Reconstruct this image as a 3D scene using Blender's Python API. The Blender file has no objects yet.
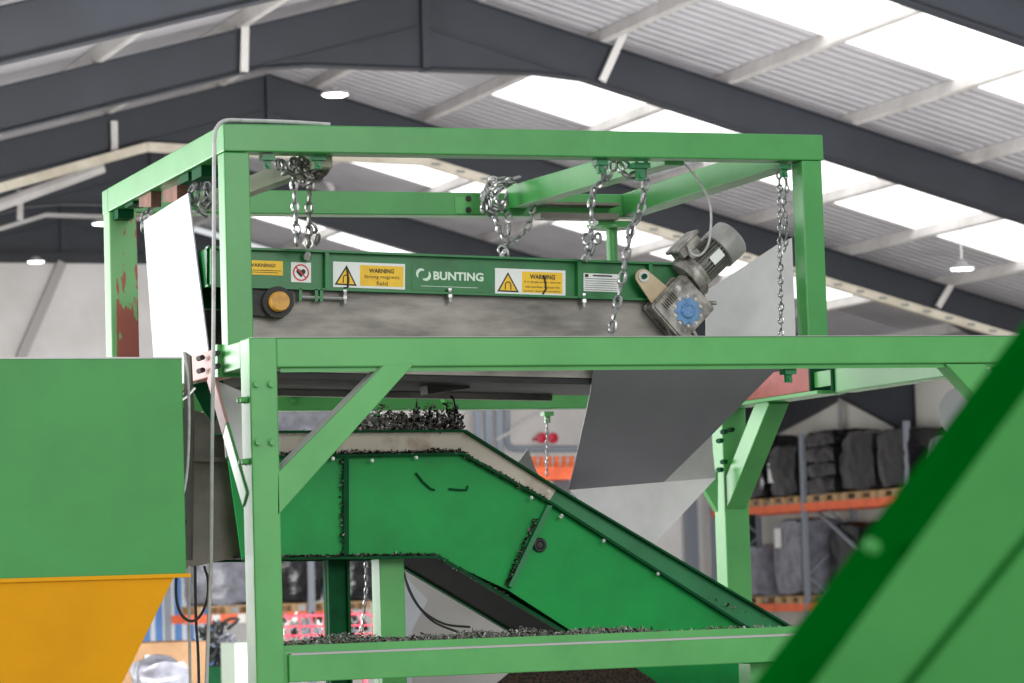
import bpy, math, random
from mathutils import Vector, Matrix, noise
random.seed(7)
R = math.radians
# ------------------------------------------------------------------ camera
YAW, PITCH, ROLL, F = .3720, .07734, -.02981, 3000.
CAM = Vector((0, 0, 2.2))
fw = Vector((math.sin(YAW)*math.cos(PITCH), math.cos(YAW)*math.cos(PITCH), math.sin(PITCH)))
r0 = Vector((math.cos(YAW), -math.sin(YAW), 0)); u0 = r0.cross(fw)
rt = math.cos(ROLL)*r0 + math.sin(ROLL)*u0
up = math.cos(ROLL)*u0 - math.sin(ROLL)*r0
def P(px, py, Y=None, X=None, Z=None):
    """the world point seen at a photo pixel on the plane X=, Y= or Z= ..."""
    d = fw + (px-512)/F*rt - (py-341.5)/F*up
    i, v = (0, X) if X is not None else (1, Y) if Y is not None else (2, Z)
    return CAM + d*((v-CAM[i])/d[i])
def D(px, py, depth):
    return CAM + depth*(fw + (px-512)/F*rt - (py-341.5)/F*up)
sc = bpy.context.scene
col = sc.collection
cam = bpy.data.objects.new('camera', bpy.data.cameras.new('camera')); col.objects.link(cam)
cam.matrix_world = Matrix(((rt.x, up.x, -fw.x, CAM.x), (rt.y, up.y, -fw.y, CAM.y), (rt.z, up.z, -fw.z, CAM.z), (0, 0, 0, 1)))
cam.data.sensor_width = 36; cam.data.lens = F/1024*36
cam.data.clip_end = 500
cam.data.dof.use_dof = True; cam.data.dof.focus_distance = 13.2; cam.data.dof.aperture_fstop = 5.0
sc.camera = cam
sc.view_settings.view_transform = 'Standard'
sc.view_settings.exposure = 0.14
sc.cycles.use_denoising = True
sc.cycles.max_bounces = 6

# ------------------------------------------------------------------ materials
def lin(c):
    return tuple(((v/255)/12.92 if v/255 <= .04045 else ((v/255+.055)/1.055)**2.4) for v in c)
MATS = {}
def mat(name, rgb, rough=.5, metal=0., rgb2=None, scale=4., lo=.45, hi=.7, detail=6., bump=0., bscale=30., stretch=None, emit=0., trans=0., alpha=1., spec=.5, coat=0.):
    m = bpy.data.materials.new(name); m.use_nodes = True
    nt = m.node_tree; N = nt.nodes; L = nt.links
    b = N['Principled BSDF']
    b.inputs['Base Color'].default_value = (*lin(rgb), 1)
    b.inputs['Roughness'].default_value = rough
    b.inputs['Metallic'].default_value = metal
    b.inputs['Specular IOR Level'].default_value = spec
    b.inputs['Coat Weight'].default_value = coat
    b.inputs['Alpha'].default_value = alpha
    b.inputs['Transmission Weight'].default_value = trans
    tc = N.new('ShaderNodeTexCoord')
    src = tc.outputs['Object']
    if stretch:
        mp = N.new('ShaderNodeMapping'); mp.inputs['Scale'].default_value = stretch
        L.new(src, mp.inputs['Vector']); src = mp.outputs['Vector']
    if rgb2 is not None:
        n = N.new('ShaderNodeTexNoise'); n.inputs['Scale'].default_value = scale; n.inputs['Detail'].default_value = detail
        n.inputs['Roughness'].default_value = .62
        L.new(src, n.inputs['Vector'])
        mr = N.new('ShaderNodeMapRange'); mr.inputs['From Min'].default_value = lo; mr.inputs['From Max'].default_value = hi
        L.new(n.outputs['Fac'], mr.inputs['Value'])
        mx = N.new('ShaderNodeMix'); mx.data_type = 'RGBA'
        mx.inputs['A'].default_value = (*lin(rgb), 1); mx.inputs['B'].default_value = (*lin(rgb2), 1)
        L.new(mr.outputs['Result'], mx.inputs['Factor']); L.new(mx.outputs['Result'], b.inputs['Base Color'])
    if bump:
        n2 = N.new('ShaderNodeTexNoise'); n2.inputs['Scale'].default_value = bscale; n2.inputs['Detail'].default_value = 4
        L.new(src, n2.inputs['Vector'])
        bp = N.new('ShaderNodeBump'); bp.inputs['Strength'].default_value = bump; bp.inputs['Distance'].default_value = .02
        L.new(n2.outputs['Fac'], bp.inputs['Height']); L.new(bp.outputs['Normal'], b.inputs['Normal'])
    if emit:
        b.inputs['Emission Color'].default_value = (*lin(rgb), 1); b.inputs['Emission Strength'].default_value = emit
    MATS[name] = m
    return m
G  = mat('frame_green', (84, 165, 86), .38, rgb2=(72, 150, 76), scale=3, lo=.4, hi=.75)
GU = mat('upper_frame_green', (66, 148, 72), .36, rgb2=(56, 134, 62), scale=3, lo=.4, hi=.75)
GD = mat('magnet_green', (20, 114, 52), .4, rgb2=(10, 88, 38), scale=5, lo=.45, hi=.8)
GC = mat('conveyor_green', (0, 150, 66), .45, rgb2=(0, 126, 54), scale=2.5, lo=.4, hi=.75, spec=.3)
GC2 = mat('conveyor_cover_green', (24, 122, 68), .4, rgb2=(14, 104, 56), scale=3)
GH = mat('hopper_green', (50, 142, 60), .5, rgb2=(38, 124, 50), scale=2, lo=.4, hi=.8)
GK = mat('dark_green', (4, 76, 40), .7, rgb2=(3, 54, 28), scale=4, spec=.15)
GF = mat('guard_green', (66, 134, 70), .8, rgb2=(58, 124, 62), scale=3, spec=.1)
GFD = mat('guard_edge_green', (0, 76, 16), .9, rgb2=(0, 66, 12), scale=3, spec=0.)
GP = mat('green_over_red_primer', (128, 188, 124), .5, rgb2=(176, 96, 84), scale=7, lo=.55, hi=.57, stretch=(3, 3, .8))
def patch_red(m):
    nt = m.node_tree; N = nt.nodes; L = nt.links
    tc = [n for n in N if n.type == 'TEX_COORD'][0]; nz = [n for n in N if n.type == 'TEX_NOISE'][0]; mr = [n for n in N if n.type == 'MAP_RANGE'][0]
    sp = N.new('ShaderNodeSeparateXYZ'); L.new(tc.outputs['Object'], sp.inputs[0])
    m2 = N.new('ShaderNodeMapRange'); m2.inputs['From Min'].default_value = .42; m2.inputs['From Max'].default_value = .32; m2.inputs['To Max'].default_value = .22
    L.new(sp.outputs['Z'], m2.inputs['Value'])
    m3 = N.new('ShaderNodeMapRange'); m3.inputs['From Min'].default_value = .03; m3.inputs['From Max'].default_value = .025; m3.inputs['To Max'].default_value = -.3
    L.new(sp.outputs['X'], m3.inputs['Value'])
    a = N.new('ShaderNodeMath'); L.new(nz.outputs['Fac'], a.inputs[0]); L.new(m2.outputs['Result'], a.inputs[1])
    b = N.new('ShaderNodeMath'); L.new(a.outputs[0], b.inputs[0]); L.new(m3.outputs['Result'], b.inputs[1]); L.new(b.outputs[0], mr.inputs['Value'])
patch_red(GP)
RP = mat('pink_primer', (212, 160, 154), .55, rgb2=(196, 150, 140), scale=6)
RB = mat('red_primer', (176, 92, 88), .55, rgb2=(150, 84, 74), scale=5)
YE = mat('hopper_yellow', (222, 156, 0), .6, rgb2=(212, 146, 0), scale=2, spec=.2)
SS = mat('stainless_sheet', (140, 134, 143), .4, metal=.2, rgb2=(124, 119, 127), scale=1.5, lo=.35, hi=.8, bump=.04, bscale=3)
SD = mat('dusty_steel_side', (152, 147, 139), .5, metal=.3, rgb2=(88, 84, 79), scale=2.2, lo=.35, hi=.7, stretch=(1, 1, 4))
SW = mat('white_coated_sheet', (192, 192, 200), .45, rgb2=(180, 180, 188), scale=3)
SG = mat('grey_sheet', (200, 198, 196), .5, metal=.05, rgb2=(184, 182, 180), scale=3)
SB = mat('dirty_plate', (120, 114, 104), .55, metal=.2, rgb2=(84, 78, 70), scale=3, lo=.35, hi=.7)
CT = mat('cover_beige_dirty', (196, 186, 170), .55, metal=.1, rgb2=(120, 92, 60), scale=5, lo=.52, hi=.8)
BK = mat('black_rubber', (26, 26, 26), .6, rgb2=(60, 56, 50), scale=8, lo=.5, hi=.8, stretch=(1, 4, 4))
CH = mat('galvanised_chain', (168, 168, 168), .32, metal=.9, rgb2=(110, 108, 106), scale=30)
BOLT = mat('bolt_zinc', (176, 176, 172), .35, metal=.8)
MG = mat('motor_grey', (158, 154, 146), .4, metal=.4, rgb2=(84, 79, 72), scale=14, lo=.4, hi=.66)
MG2 = mat('fan_cover_grey', (158, 155, 152), .42, metal=.15, rgb2=(128, 125, 122), scale=6)
MBL = mat('blue_paint', (98, 140, 184), .5, rgb2=(64, 100, 142), scale=30, lo=.45, hi=.7)
BE = mat('beige_plate', (190, 172, 140), .5, rgb2=(170, 150, 118), scale=8)
YC = mat('yellow_cap', (206, 150, 50), .45, rgb2=(160, 110, 40), scale=20)
WH = mat('label_white', (226, 228, 224), .5)
YL = mat('label_yellow', (240, 192, 20), .5, rgb2=(222, 172, 20), scale=12)
INK = mat('ink_black', (30, 26, 20), .6)
REDS = mat('sign_red', (206, 50, 52), .5)
LOGO = mat('logo_white', (206, 224, 206), .5)
RAF = mat('rafter_slate', (46, 50, 58), .5, rgb2=(36, 39, 45), scale=.8, lo=.35, hi=.75)
PUR = mat('purlin_galvanised', (206, 203, 200), .55, rgb2=(176, 172, 168), scale=1.2)
ROOF = mat('roof_sheet', (170, 168, 172), .6, rgb2=(150, 148, 152), scale=.5)
SKY = mat('rooflight', (255, 255, 255), .5, emit=1.35)
CONC = mat('wall_concrete', (234, 232, 230), .8, rgb2=(212, 208, 203), scale=.6, lo=.4, hi=.75)
CLAD = mat('gable_cladding', (54, 56, 62), .6, rgb2=(44, 46, 50), scale=.6)
WALLR = mat('side_wall_white', (240, 238, 228), .7, rgb2=(228, 224, 214), scale=.4)
FLOOR = mat('floor_concrete', (150, 148, 144), .6, rgb2=(128, 126, 122), scale=.7)
CREAM = mat('cream_tray', (206, 198, 182), .5, rgb2=(176, 166, 146), scale=2)
ORA = mat('rack_orange', (244, 112, 66), .5, rgb2=(216, 92, 54), scale=3)
RGR = mat('rack_grey', (134, 140, 150), .5)
WRAP = mat('black_wrap', (22, 22, 25), .2, rgb2=(58, 56, 58), scale=4, lo=.55, hi=.7, bump=1., bscale=5)
MGD = mat('motor_body_dark', (112, 110, 104), .45, metal=.3, rgb2=(74, 72, 68), scale=12)
OLV = mat('olive_beam', (138, 142, 116), .55, rgb2=(120, 122, 98), scale=4)
BELLY = mat('belly_black', (8, 11, 9), .7, spec=.1)
DKP = mat('dark_dusty_plate', (84, 80, 72), .8, rgb2=(60, 56, 50), scale=5, spec=.1)
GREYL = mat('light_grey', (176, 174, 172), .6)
WRAPG = mat('clear_wrap', (132, 134, 144), .25, rgb2=(92, 92, 100), scale=4, lo=.4, hi=.7, bump=1., bscale=7)
WOOD = mat('pallet_wood', (190, 158, 116), .7, rgb2=(160, 128, 90), scale=6)
CARD = mat('cardboard', (164, 128, 92), .75, rgb2=(148, 112, 78), scale=4)
SC1 = mat('shred_black', (40, 36, 33), .6, spec=.2)
SC2 = mat('shred_grey', (140, 133, 124), .5)
SC3 = mat('shred_silver', (208, 208, 208), .35, metal=.5)
RUST = mat('rust_flange', (110, 74, 56), .7, rgb2=(150, 96, 80), scale=20)
RED = mat('red_paint', (206, 36, 66), .45)
BLUE = mat('curtain_blue', (100, 150, 220), .5)
PALE = mat('curtain_white', (232, 240, 248), .5)
CABLE = mat('grey_conduit', (184, 184, 182), .45, rgb2=(160, 158, 154), scale=20)
CABLED = mat('black_cable', (34, 36, 36), .5)
GREYD = mat('plain_grey', (126, 128, 128), .5)
LED = mat('lamp_led', (255, 255, 255), .4, emit=8.)
PIPE = mat('pipe_bluegrey', (150, 158, 170), .5)
CABW = mat('cabinet_pale_green', (168, 184, 168), .5)
HUB = mat('hub_orange', (212, 96, 30), .45, rgb2=(180, 60, 20), scale=9)

# ------------------------------------------------------------------ mesh helpers
class MB:
    def __init__(s): s.v = []; s.f = []; s.mi = []; s.sm = []
    def add(s, vs, fs, mi=0, smooth=False):
        o = len(s.v); s.v += [Vector(v) for v in vs]
        for f in fs: s.f.append([i+o for i in f]); s.mi.append(mi); s.sm.append(smooth)
        return s
    def box(s, a, b, mi=0):
        (x0, y0, z0), (x1, y1, z1) = a, b
        s.add([(x0,y0,z0),(x1,y0,z0),(x1,y1,z0),(x0,y1,z0),(x0,y0,z1),(x1,y0,z1),(x1,y1,z1),(x0,y1,z1)],
              [(0,3,2,1),(4,5,6,7),(0,1,5,4),(1,2,6,5),(2,3,7,6),(3,0,4,7)], mi)
        return s
    def prism(s, poly, ext, mi=0):
        ext = Vector(ext); n = len(poly); a = [Vector(p) for p in poly]
        s.add(a + [p+ext for p in a], [list(range(n)), list(range(2*n-1, n-1, -1))] + [(i, i+n, (i+1) % n + n, (i+1) % n) for i in range(n)], mi)
        return s
    def bar(s, a, b, w, h, wd=None, mi=0):
        """box section from a to b: w across, h along the other side; wd = direction of w"""
        a = Vector(a); b = Vector(b); t = (b-a).normalized()
        wd = Vector(wd) if wd is not None else Vector((0, 1, 0))
        wv = (wd - t*wd.dot(t)).normalized(); hv = t.cross(wv)
        c = [wv*sx*w/2 + hv*sy*h/2 for sx, sy in ((-1,-1),(1,-1),(1,1),(-1,1))]
        s.add([a+q for q in c]+[b+q for q in c], [(0,3,2,1),(4,5,6,7),(0,1,5,4),(1,2,6,5),(2,3,7,6),(3,0,4,7)], mi)
        return s
    def tube(s, pts, r, n=8, mi=0, closed=False, r2=None):
        pts = [Vector(p) for p in pts]; m = len(pts); rings = []
        prev = None
        for i, p in enumerate(pts):
            if closed: t = pts[(i+1) % m]-pts[i-1]
            else: t = pts[min(i+1, m-1)]-pts[max(i-1, 0)]
            if t.length < 1e-9: t = Vector((0,0,1))
            t.normalize()
            if prev is None:
                a = Vector((0,0,1)) if abs(t.z) < .9 else Vector((1,0,0))
                u = (a-t*a.dot(t)).normalized()
            else:
                u = prev-t*prev.dot(t); u = u.normalized() if u.length > 1e-6 else t.orthogonal().normalized()
            prev = u; w = t.cross(u)
            rr = r if not isinstance(r, (list, tuple)) else r[i]
            rings.append([p+(u*math.cos(2*math.pi*k/n)+w*math.sin(2*math.pi*k/n))*rr for k in range(n)])
        vs = [v for q in rings for v in q]; fs = []
        for i in range(m if closed else m-1):
            for k in range(n):
                a = i*n+k; b = i*n+(k+1) % n; j = (i+1) % m
                fs.append((a, b, j*n+(k+1) % n, j*n+k))
        s.add(vs, fs, mi, True)
        if not closed:
            s.add(rings[0], [list(range(n-1, -1, -1))], mi); s.add(rings[-1], [list(range(n))], mi)
        return s
    def cyl(s, a, b, r, n=24, mi=0, rb=None):
        a = Vector(a); b = Vector(b); t = (b-a).normalized(); u = t.orthogonal().normalized(); w = t.cross(u); rb = r if rb is None else rb
        A = [a+(u*math.cos(2*math.pi*k/n)+w*math.sin(2*math.pi*k/n))*r for k in range(n)]
        B = [b+(u*math.cos(2*math.pi*k/n)+w*math.sin(2*math.pi*k/n))*rb for k in range(n)]
        s.add(A+B, [(k, (k+1) % n, n+(k+1) % n, n+k) for k in range(n)], mi, True)
        s.add(A, [list(range(n-1, -1, -1))], mi); s.add(B, [list(range(n))], mi)
        return s
    def lathe(s, a, axis, prof, n=28, mi=0):
        a = Vector(a); t = Vector(axis).normalized(); u = t.orthogonal().normalized(); w = t.cross(u)
        vs = [a+t*h+(u*math.cos(2*math.pi*k/n)+w*math.sin(2*math.pi*k/n))*max(r, 1e-4) for h, r in prof for k in range(n)]
        m = len(prof)
        s.add(vs, [(i*n+k, i*n+(k+1) % n, (i+1)*n+(k+1) % n, (i+1)*n+k) for i in range(m-1) for k in range(n)], mi, True)
        return s
    def hexbolt(s, c, d, r=.011, h=.008, mi=0):
        c = Vector(c); d = Vector(d).normalized()
        s.cyl(c, c+d*.002, r*1.35, 14, mi); s.cyl(c+d*.002, c+d*h, r, 6, mi)
        return s
    def build(s, name, m, parent=None, bevel=0., flat=False):
        o0 = Vector((0,0,0)); p = parent
        root = parent
        while root is not None and root.parent is not None: root = root.parent
        if root is not None: o0 = root.location.copy()
        me = bpy.data.meshes.new(name)
        me.from_pydata([tuple(v-o0) for v in s.v], [], s.f)
        ms = m if isinstance(m, (list, tuple)) else [m]
        for q in ms: me.materials.append(q)
        for i, pl in enumerate(me.polygons):
            pl.material_index = min(s.mi[i], len(ms)-1); pl.use_smooth = s.sm[i] and not flat
        me.update()
        o = bpy.data.objects.new(name, me); col.objects.link(o)
        if parent is not None: o.parent = parent
        import bmesh
        bm = bmesh.new(); bm.from_mesh(me); bmesh.ops.recalc_face_normals(bm, faces=bm.faces); bm.to_mesh(me); bm.free()
        if any(s.sm): me.set_sharp_from_angle(angle=R(38))
        if bevel:
            md = o.modifiers.new('bevel', 'BEVEL'); md.width = bevel; md.segments = 2; md.limit_method = 'ANGLE'; md.angle_limit = R(40)
        return o
def tag(o, label=None, cat=None, group=None, kind=None):
    if label: o['label'] = label
    if cat: o['category'] = cat
    if group: o['group'] = group
    if kind: o['kind'] = kind
    return o
def empty(name, loc, label, cat, group=None, kind=None):
    o = bpy.data.objects.new(name, None); col.objects.link(o); o.location = loc; o.empty_display_size = .1
    return tag(o, label, cat, group, kind)
def struct(o): o['kind'] = 'structure'; return o
_txt = {}
def text_mb(s, center, ex, ey, width, height, nrm, depth=.0008, bold=.0):
    """flat lettering: the word(s) s fitted in width x height metres"""
    c = bpy.data.curves.new('lettering', 'FONT'); c.body = s; c.align_x = 'CENTER'; c.align_y = 'CENTER'; c.size = 1; c.offset = bold; c.resolution_u = 3
    o = bpy.data.objects.new('lettering_source', c); col.objects.link(o)
    dg = bpy.context.evaluated_depsgraph_get(); dg.update()
    me = bpy.data.meshes.new_from_object(o.evaluated_get(dg))
    xs = [v.co.x for v in me.vertices]; ys = [v.co.y for v in me.vertices]
    cx, cy = (min(xs)+max(xs))/2, (min(ys)+max(ys))/2; w, h = max(xs)-min(xs), max(ys)-min(ys)
    mb = MB()
    mb.add([center + ex*((v.co.x-cx)/w*width) + ey*((v.co.y-cy)/h*height) + nrm*depth for v in me.vertices], [list(p.vertices) for p in me.polygons])
    bpy.data.objects.remove(o); bpy.data.curves.remove(c); bpy.data.meshes.remove(me)
    return mb

# ------------------------------------------------------------------ building
RX, RZ, SL = 12.95, 9.80, .272
XL_E, XR_E = -1.7, 27.6
def rz(X): return RZ - SL*abs(X-RX)
FR = [29, 36, 43, 50, 57]
struct(MB().box((-30, -12, -.1), (45, 75, 0)).build('floor', FLOOR))
# end wall: pale concrete panels under dark cladding
zc = 8.49
xc = RX + (RZ-zc)/SL; xc0 = RX - (RZ-zc)/SL
struct(MB().prism([(XL_E,57.3,0),(XR_E,57.3,0),(XR_E,57.3,rz(XR_E)),(xc,57.3,zc),(xc0,57.3,zc),(XL_E,57.3,rz(XL_E))], (0,.2,0)).build('wall_back', CONC))
struct(MB().prism([(xc0,57.25,zc),(xc,57.25,zc),(RX,57.25,RZ+.15)], (0,.2,0)).build('trim_1', CLAD))
w = MB().box((XR_E+.25, 22, 0), (XR_E+.4, 57.3, rz(XR_E)+.2)); struct(w.build('wall_right', WALLR))
d0 = P(62, 262, Y=57.2); d1 = P(20, 360, Y=57.2)
struct(MB().bar(d0, d1, .12, .18).build('trim_2', GREYL))
# portal frames
n = 3
for i, Y in enumerate(FR):
    mb = MB()
    dp = .56
    hb = 8.70 if Y != 43 else 8.66
    hw = (RZ-dp-hb)/SL
    hwx = 2.2
    for sgn in (-1, 1):
        xe = XR_E if sgn > 0 else XL_E
        # web of the rafter
        poly = [(RX,Y,RZ),(xe,Y,rz(xe)),(xe,Y,rz(xe)-1.25),(xe-sgn*3.1,Y,rz(xe-sgn*3.1)-dp),(RX+sgn*hwx,Y,rz(RX+sgn*hwx)-dp),(RX+sgn*1.55,Y,hb),(RX,Y,hb)]
        mb.prism(poly, (0,.012,0))
        mb.bar((RX,Y,RZ),(xe,Y,rz(xe)),.2,.016)
        pts = [(xe,Y,rz(xe)-1.25),(xe-sgn*3.1,Y,rz(xe-sgn*3.1)-dp),(RX+sgn*hwx,Y,rz(RX+sgn*hwx)-dp),(RX+sgn*1.55,Y,hb),(RX,Y,hb)]
        for a, b in zip(pts, pts[1:]): mb.bar(a, b, .2, .016)
        if sgn > 0:
            mb.box((xe-.02,Y-.1,0),(xe,Y+.1,rz(xe))).box((xe-.34,Y-.1,0),(xe-.32,Y+.1,rz(xe)-1.1)).box((xe-.34,Y-.006,0),(xe,Y+.006,rz(xe)))
    mb.box((RX-.05,Y-.1,hb-.02),(RX+.05,Y+.1,RZ))
    mb.bar((RX,Y-.02,RZ-dp+.03),(RX+4.2,Y-.02,rz(RX+4.2)-dp+.03),.03,.03).bar((RX,Y-.02,RZ-dp+.03),(RX-4.2,Y-.02,rz(RX-4.2)-dp+.03),.03,.03)
    struct(mb.build('trim_%d' % n, RAF)); n += 1
struct(MB().prism([P(x,y,X=27.72) for x,y in ((700,380),(838,384),(838,399),(812,414),(740,452),(700,470))], (.1,0,0)).build('trim_%d' % n, CLAD)); n += 1
struct(MB().prism([P(x,y,X=27.7) for x,y in ((838,384),(842,384),(842,470),(838,470))], (.05,0,0)).build('trim_%d' % n, GREYL)); n += 1
# purlins
PX = [.75, 2.47, 4.3, 6.15, 7.95, 9.7, 11.5, 13.3]
for sgn in (-1, 1):
    for k, d in enumerate(PX):
        X = RX + sgn*d; z = rz(X)
        sl = Vector((1, 0, -SL*sgn)).normalized(); nn = Vector((SL*sgn, 0, 1)).normalized()
        mb = MB(); c = Vector((X, 22, z+.02))
        mb.prism([c-sl*.035, c+sl*.035, c+sl*.035+nn*.02, c+sl*-.015+nn*.02, c-sl*.015+nn*.17, c-sl*.035+nn*.17][::-1], (0, 35.2, 0))
        mb.box((X-.01, 22, z+.01), (X+.055, 57.2, z+.03))
        struct(mb.build('trim_%d' % n, PUR)); n += 1
# roof sheets and roof lights
strips = [(23, 26), (30.4, 33.2), (37.7, 40.8), (44.8, 47.8), (51.6, 54.7)]
def sheet(sgn, ya, yb):
    mb = MB(); xe = XR_E+.5 if sgn > 0 else XL_E-.5
    prof = []; y = ya; 
    while y < yb-1e-6:
        for dy, dz in ((0,0),(.07,0),(.1,.035),(.16,.035),(.19,0)):
            if y+dy <= yb: prof.append((y+dy, dz))
        y += .25
    prof.append((yb, 0))
    vs = []
    for y, dz in prof: vs += [(RX, y, RZ+.2+dz), (xe, y, rz(xe)+.2+dz)]
    mb.add(vs, [(2*i, 2*i+1, 2*i+3, 2*i+2) for i in range(len(prof)-1)])
    return mb
mb = MB()
for sgn in (-1, 1):
    ya = 22
    for a, b in strips + [(57.3, 57.3)]:
        q = sheet(sgn, ya, a); mb.add(q.v, q.f); ya = b
        if sgn > 0 and 44 < a < 57: mb.add([(RX+11.5,a,rz(RX+11.5)+.2),(XR_E+.5,a,rz(XR_E+.5)+.2),(XR_E+.5,b,rz(XR_E+.5)+.2),(RX+11.5,b,rz(RX+11.5)+.2)], [(0,1,2,3)])
        if sgn < 0 and a < 57: q = sheet(sgn, a, b); mb.add(q.v, q.f)
        elif a < 57: mb.add([(RX,a,RZ+.2),(RX+2.75,a,rz(RX+2.75)+.2),(RX+2.75,b,rz(RX+2.75)+.2),(RX,b,RZ+.2)], [(0,1,2,3)])
struct(mb.build('ceiling', ROOF))
n_w = 1
for sgn in (-1, 1):
    for a, b in strips[1:]:
        if sgn < 0: continue
        x0, x1 = RX+sgn*2.75, RX+sgn*(11.5 if a > 44 else 13.6)
        mb = MB(); q = Vector((0,0,.19))
        mb.add([Vector((x0,a,rz(x0)))+q, Vector((x1,a,rz(x1)))+q, Vector((x1,b,rz(x1)))+q, Vector((x0,b,rz(x0)))+q], [(0,1,2,3)])
        mb.bar(Vector((x0,a,rz(x0)))+q, Vector((x1,a,rz(x1)))+q, .05, .02, mi=1).bar(Vector((x0,b,rz(x0)))+q, Vector((x1,b,rz(x1)))+q, .05, .02, mi=1)
        struct(mb.build('window_%d' % n_w, [SKY, PUR])); n_w += 1
# fly braces from purlin to rafter
mb = MB()
for (a, b, Y) in (((245,22),(244,72),35.9), ((626,28),(602,81),35.9), ((114,121),(114.5,151),42.9), ((955,278),(938,307),42.9), ((326,179),(333,191),49.9), ((20,190),(20,220),49.9), ((903,313),(900,331),49.9)):
    mb.bar(P(*a, Y=Y), P(*b, Y=Y), .05, .1)
struct(mb.build('trim_%d' % n, PUR)); n += 1
# cream cable tray under the second frame
mb = MB(); pts = [P(-40,199,Y=42.8), P(147,147,Y=42.8), P(182,149,Y=42.8), P(423,161,Y=42.8), P(1024,341,Y=42.8)]
for a, b in zip(pts, pts[1:]):
    mb.bar(a, b, .12, .13)
for i in range(26):
    p = pts[3].lerp(pts[4], (i+.5)/26); mb.box(p-Vector((.09,.07,.02)), p+Vector((.05,-.06,.02)), 1)
tag(mb.build('cable_tray', [CREAM, GREYD]), 'cream cable tray running along underneath the second dark rafter', 'cable tray')
mb = MB(); pts = [P(-30,238,Y=54), P(46,215,Y=54), P(110,217,Y=54), P(150,219,Y=54)]
for a, b in zip(pts, pts[1:]): mb.bar(a, b, .07, .07)
tag(mb.build('conduit_pipe', PUR), 'thin pale pipe bent across the dark gable end', 'pipe')
mb = MB().tube([P(-20,212,Y=48.5), P(40,190,Y=48.5), P(103,167,Y=48.5)], .1, 8)
tag(mb.build('roof_pipe', PUR), 'thick pale pipe sloping under the roof, left of the green frame', 'pipe')

# lamps
def lamp(px, py, Y, r, label, hang=True):
    c = P(px, py, Y=Y); o = empty('high_bay_lamp', c, label, 'lamp', None)
    MB().lathe(c, (0,0,1), [(k*r/.25, q) for k, q in [(0,r*.97),(.02,r),(.05,r*.95),(.07,r*.5),(.13,r*.42),(.15,.03),(.16,0)]]).build('lamp_housing', GREYD if hang else GREYL, o)
    MB().lathe(c-Vector((0,0,.012)), (0,0,1), [(0,0),(0,r*.8),(.02,r*.86)]).build('lamp_lens', LED, o)
    if hang:
        MB().tube([c+Vector((0,0,.15)), c+Vector((0,0,.7))], .014, 6).build('suspension_rod', PUR, o)
    return o
lamp(962, 269, 40, .2, 'bright round high bay lamp hanging under the right roof slope')
lamp(335, 95, 40, .2, 'glowing high bay lamp just right of the ridge beam', False)
lamp(101, 224, 52, .17, 'small glowing lamp level with the green frame corner post', False)
lamp(36, 262, 55, .17, 'small glowing lamp at the top of the pale end wall', False)
lamp(315, 127, 47, .13, 'small lamp peeping over the top beam of the green frame', False)

# ------------------------------------------------------------------ lower support frame
Y0 = 12.0; XL = 3.507; YB = 15.1
fr = empty('support_frame', (XL, Y0, 0), 'large green welded steel support frame with bolted posts and knee braces around the conveyor', 'steel frame')
pw = .148
def post(x, y, z0, z1, m=G, w=pw, d=.14, name='post', parent=None):
    return MB().box((x, y, z0), (x+w, y+d, z1)).build(name, m, parent if parent is not None else fr, .006)
p1 = MB(); a = P(249,338,Y=Y0); b = P(276,338,Y=Y0)
p1.box((XL, Y0, 0), (XL+.12, Y0+.14, 3.215))
fp = p1.build('post', G, fr, .006)
for q in ((256,384),(270.5,384),(257.5,442),(271.5,442)): MB().hexbolt(P(*q,Y=Y0-.001), (0,-1,0), .0145, .016).build('bolt', G, fp)
for q in ((397,),(459,)):
    z = P(256, q[0]+2, Y=Y0).z
    for dy in (.045, .09):
        MB().hexbolt((XL-.001, Y0+dy, z), (-1,0,0), .012, .03).build('bolt', G, fp)
post(7.325, Y0, 0, 3.215)
post(7.12, YB-.02, 0, 3.1)
post(XL, YB-.02, 0, 3.215)
# beams
ba = P(283,352.5,Y=Y0); bb_ = P(1000,349.2,Y=Y0); bb_ = ba+(bb_-ba)*((7.33-ba.x)/(bb_.x-ba.x))
MB().bar((XL+.118, Y0+.07, ba.z), (7.33, Y0+.07, bb_.z), .136, .124).build('beam', G, fr, .006)
MB().bar((XL+.14, Y0+.03, ba.z-.07), (7.33, Y0+.03, bb_.z-.07), .01, .022).build('beam_lip', G, fr)
MB().bar((XL+.01, Y0+.05, ba.z+.0635), (7.33, Y0+.05, bb_.z+.0635), .1, .003).build('pale_strip', GREYL, fr)  # pale strip painted as the highlight along the beam's top edge
MB().box((XL+.12, Y0+.02, 1.775), (XL+.145, Y0+.1, 1.9)).build('splice_plate', G, fr)
mb = MB().box((XL+.14, Y0-.002, 1.78), (7.33, Y0+.1, 1.895)); mb.build('beam', G, fr, .004)
MB().box((XL+.15, Y0-.004, 1.891), (7.3, Y0+.1, 1.899)).build('pale_strip', GREYL, fr)  # bright line on this beam's top edge, put in as pale colour
MB().box((XL+.14, Y0+.1, 1.90), (7.33, Y0+.112, 1.93)).box((XL+.2, Y0+.1, 1.885), (7.33, Y0+.7, 1.9)).build('tray', G, fr)
MB().box((XL+.14, YB, 3.09), (7.3, YB+.12, 3.22)).build('beam', G, fr, .006)
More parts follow.
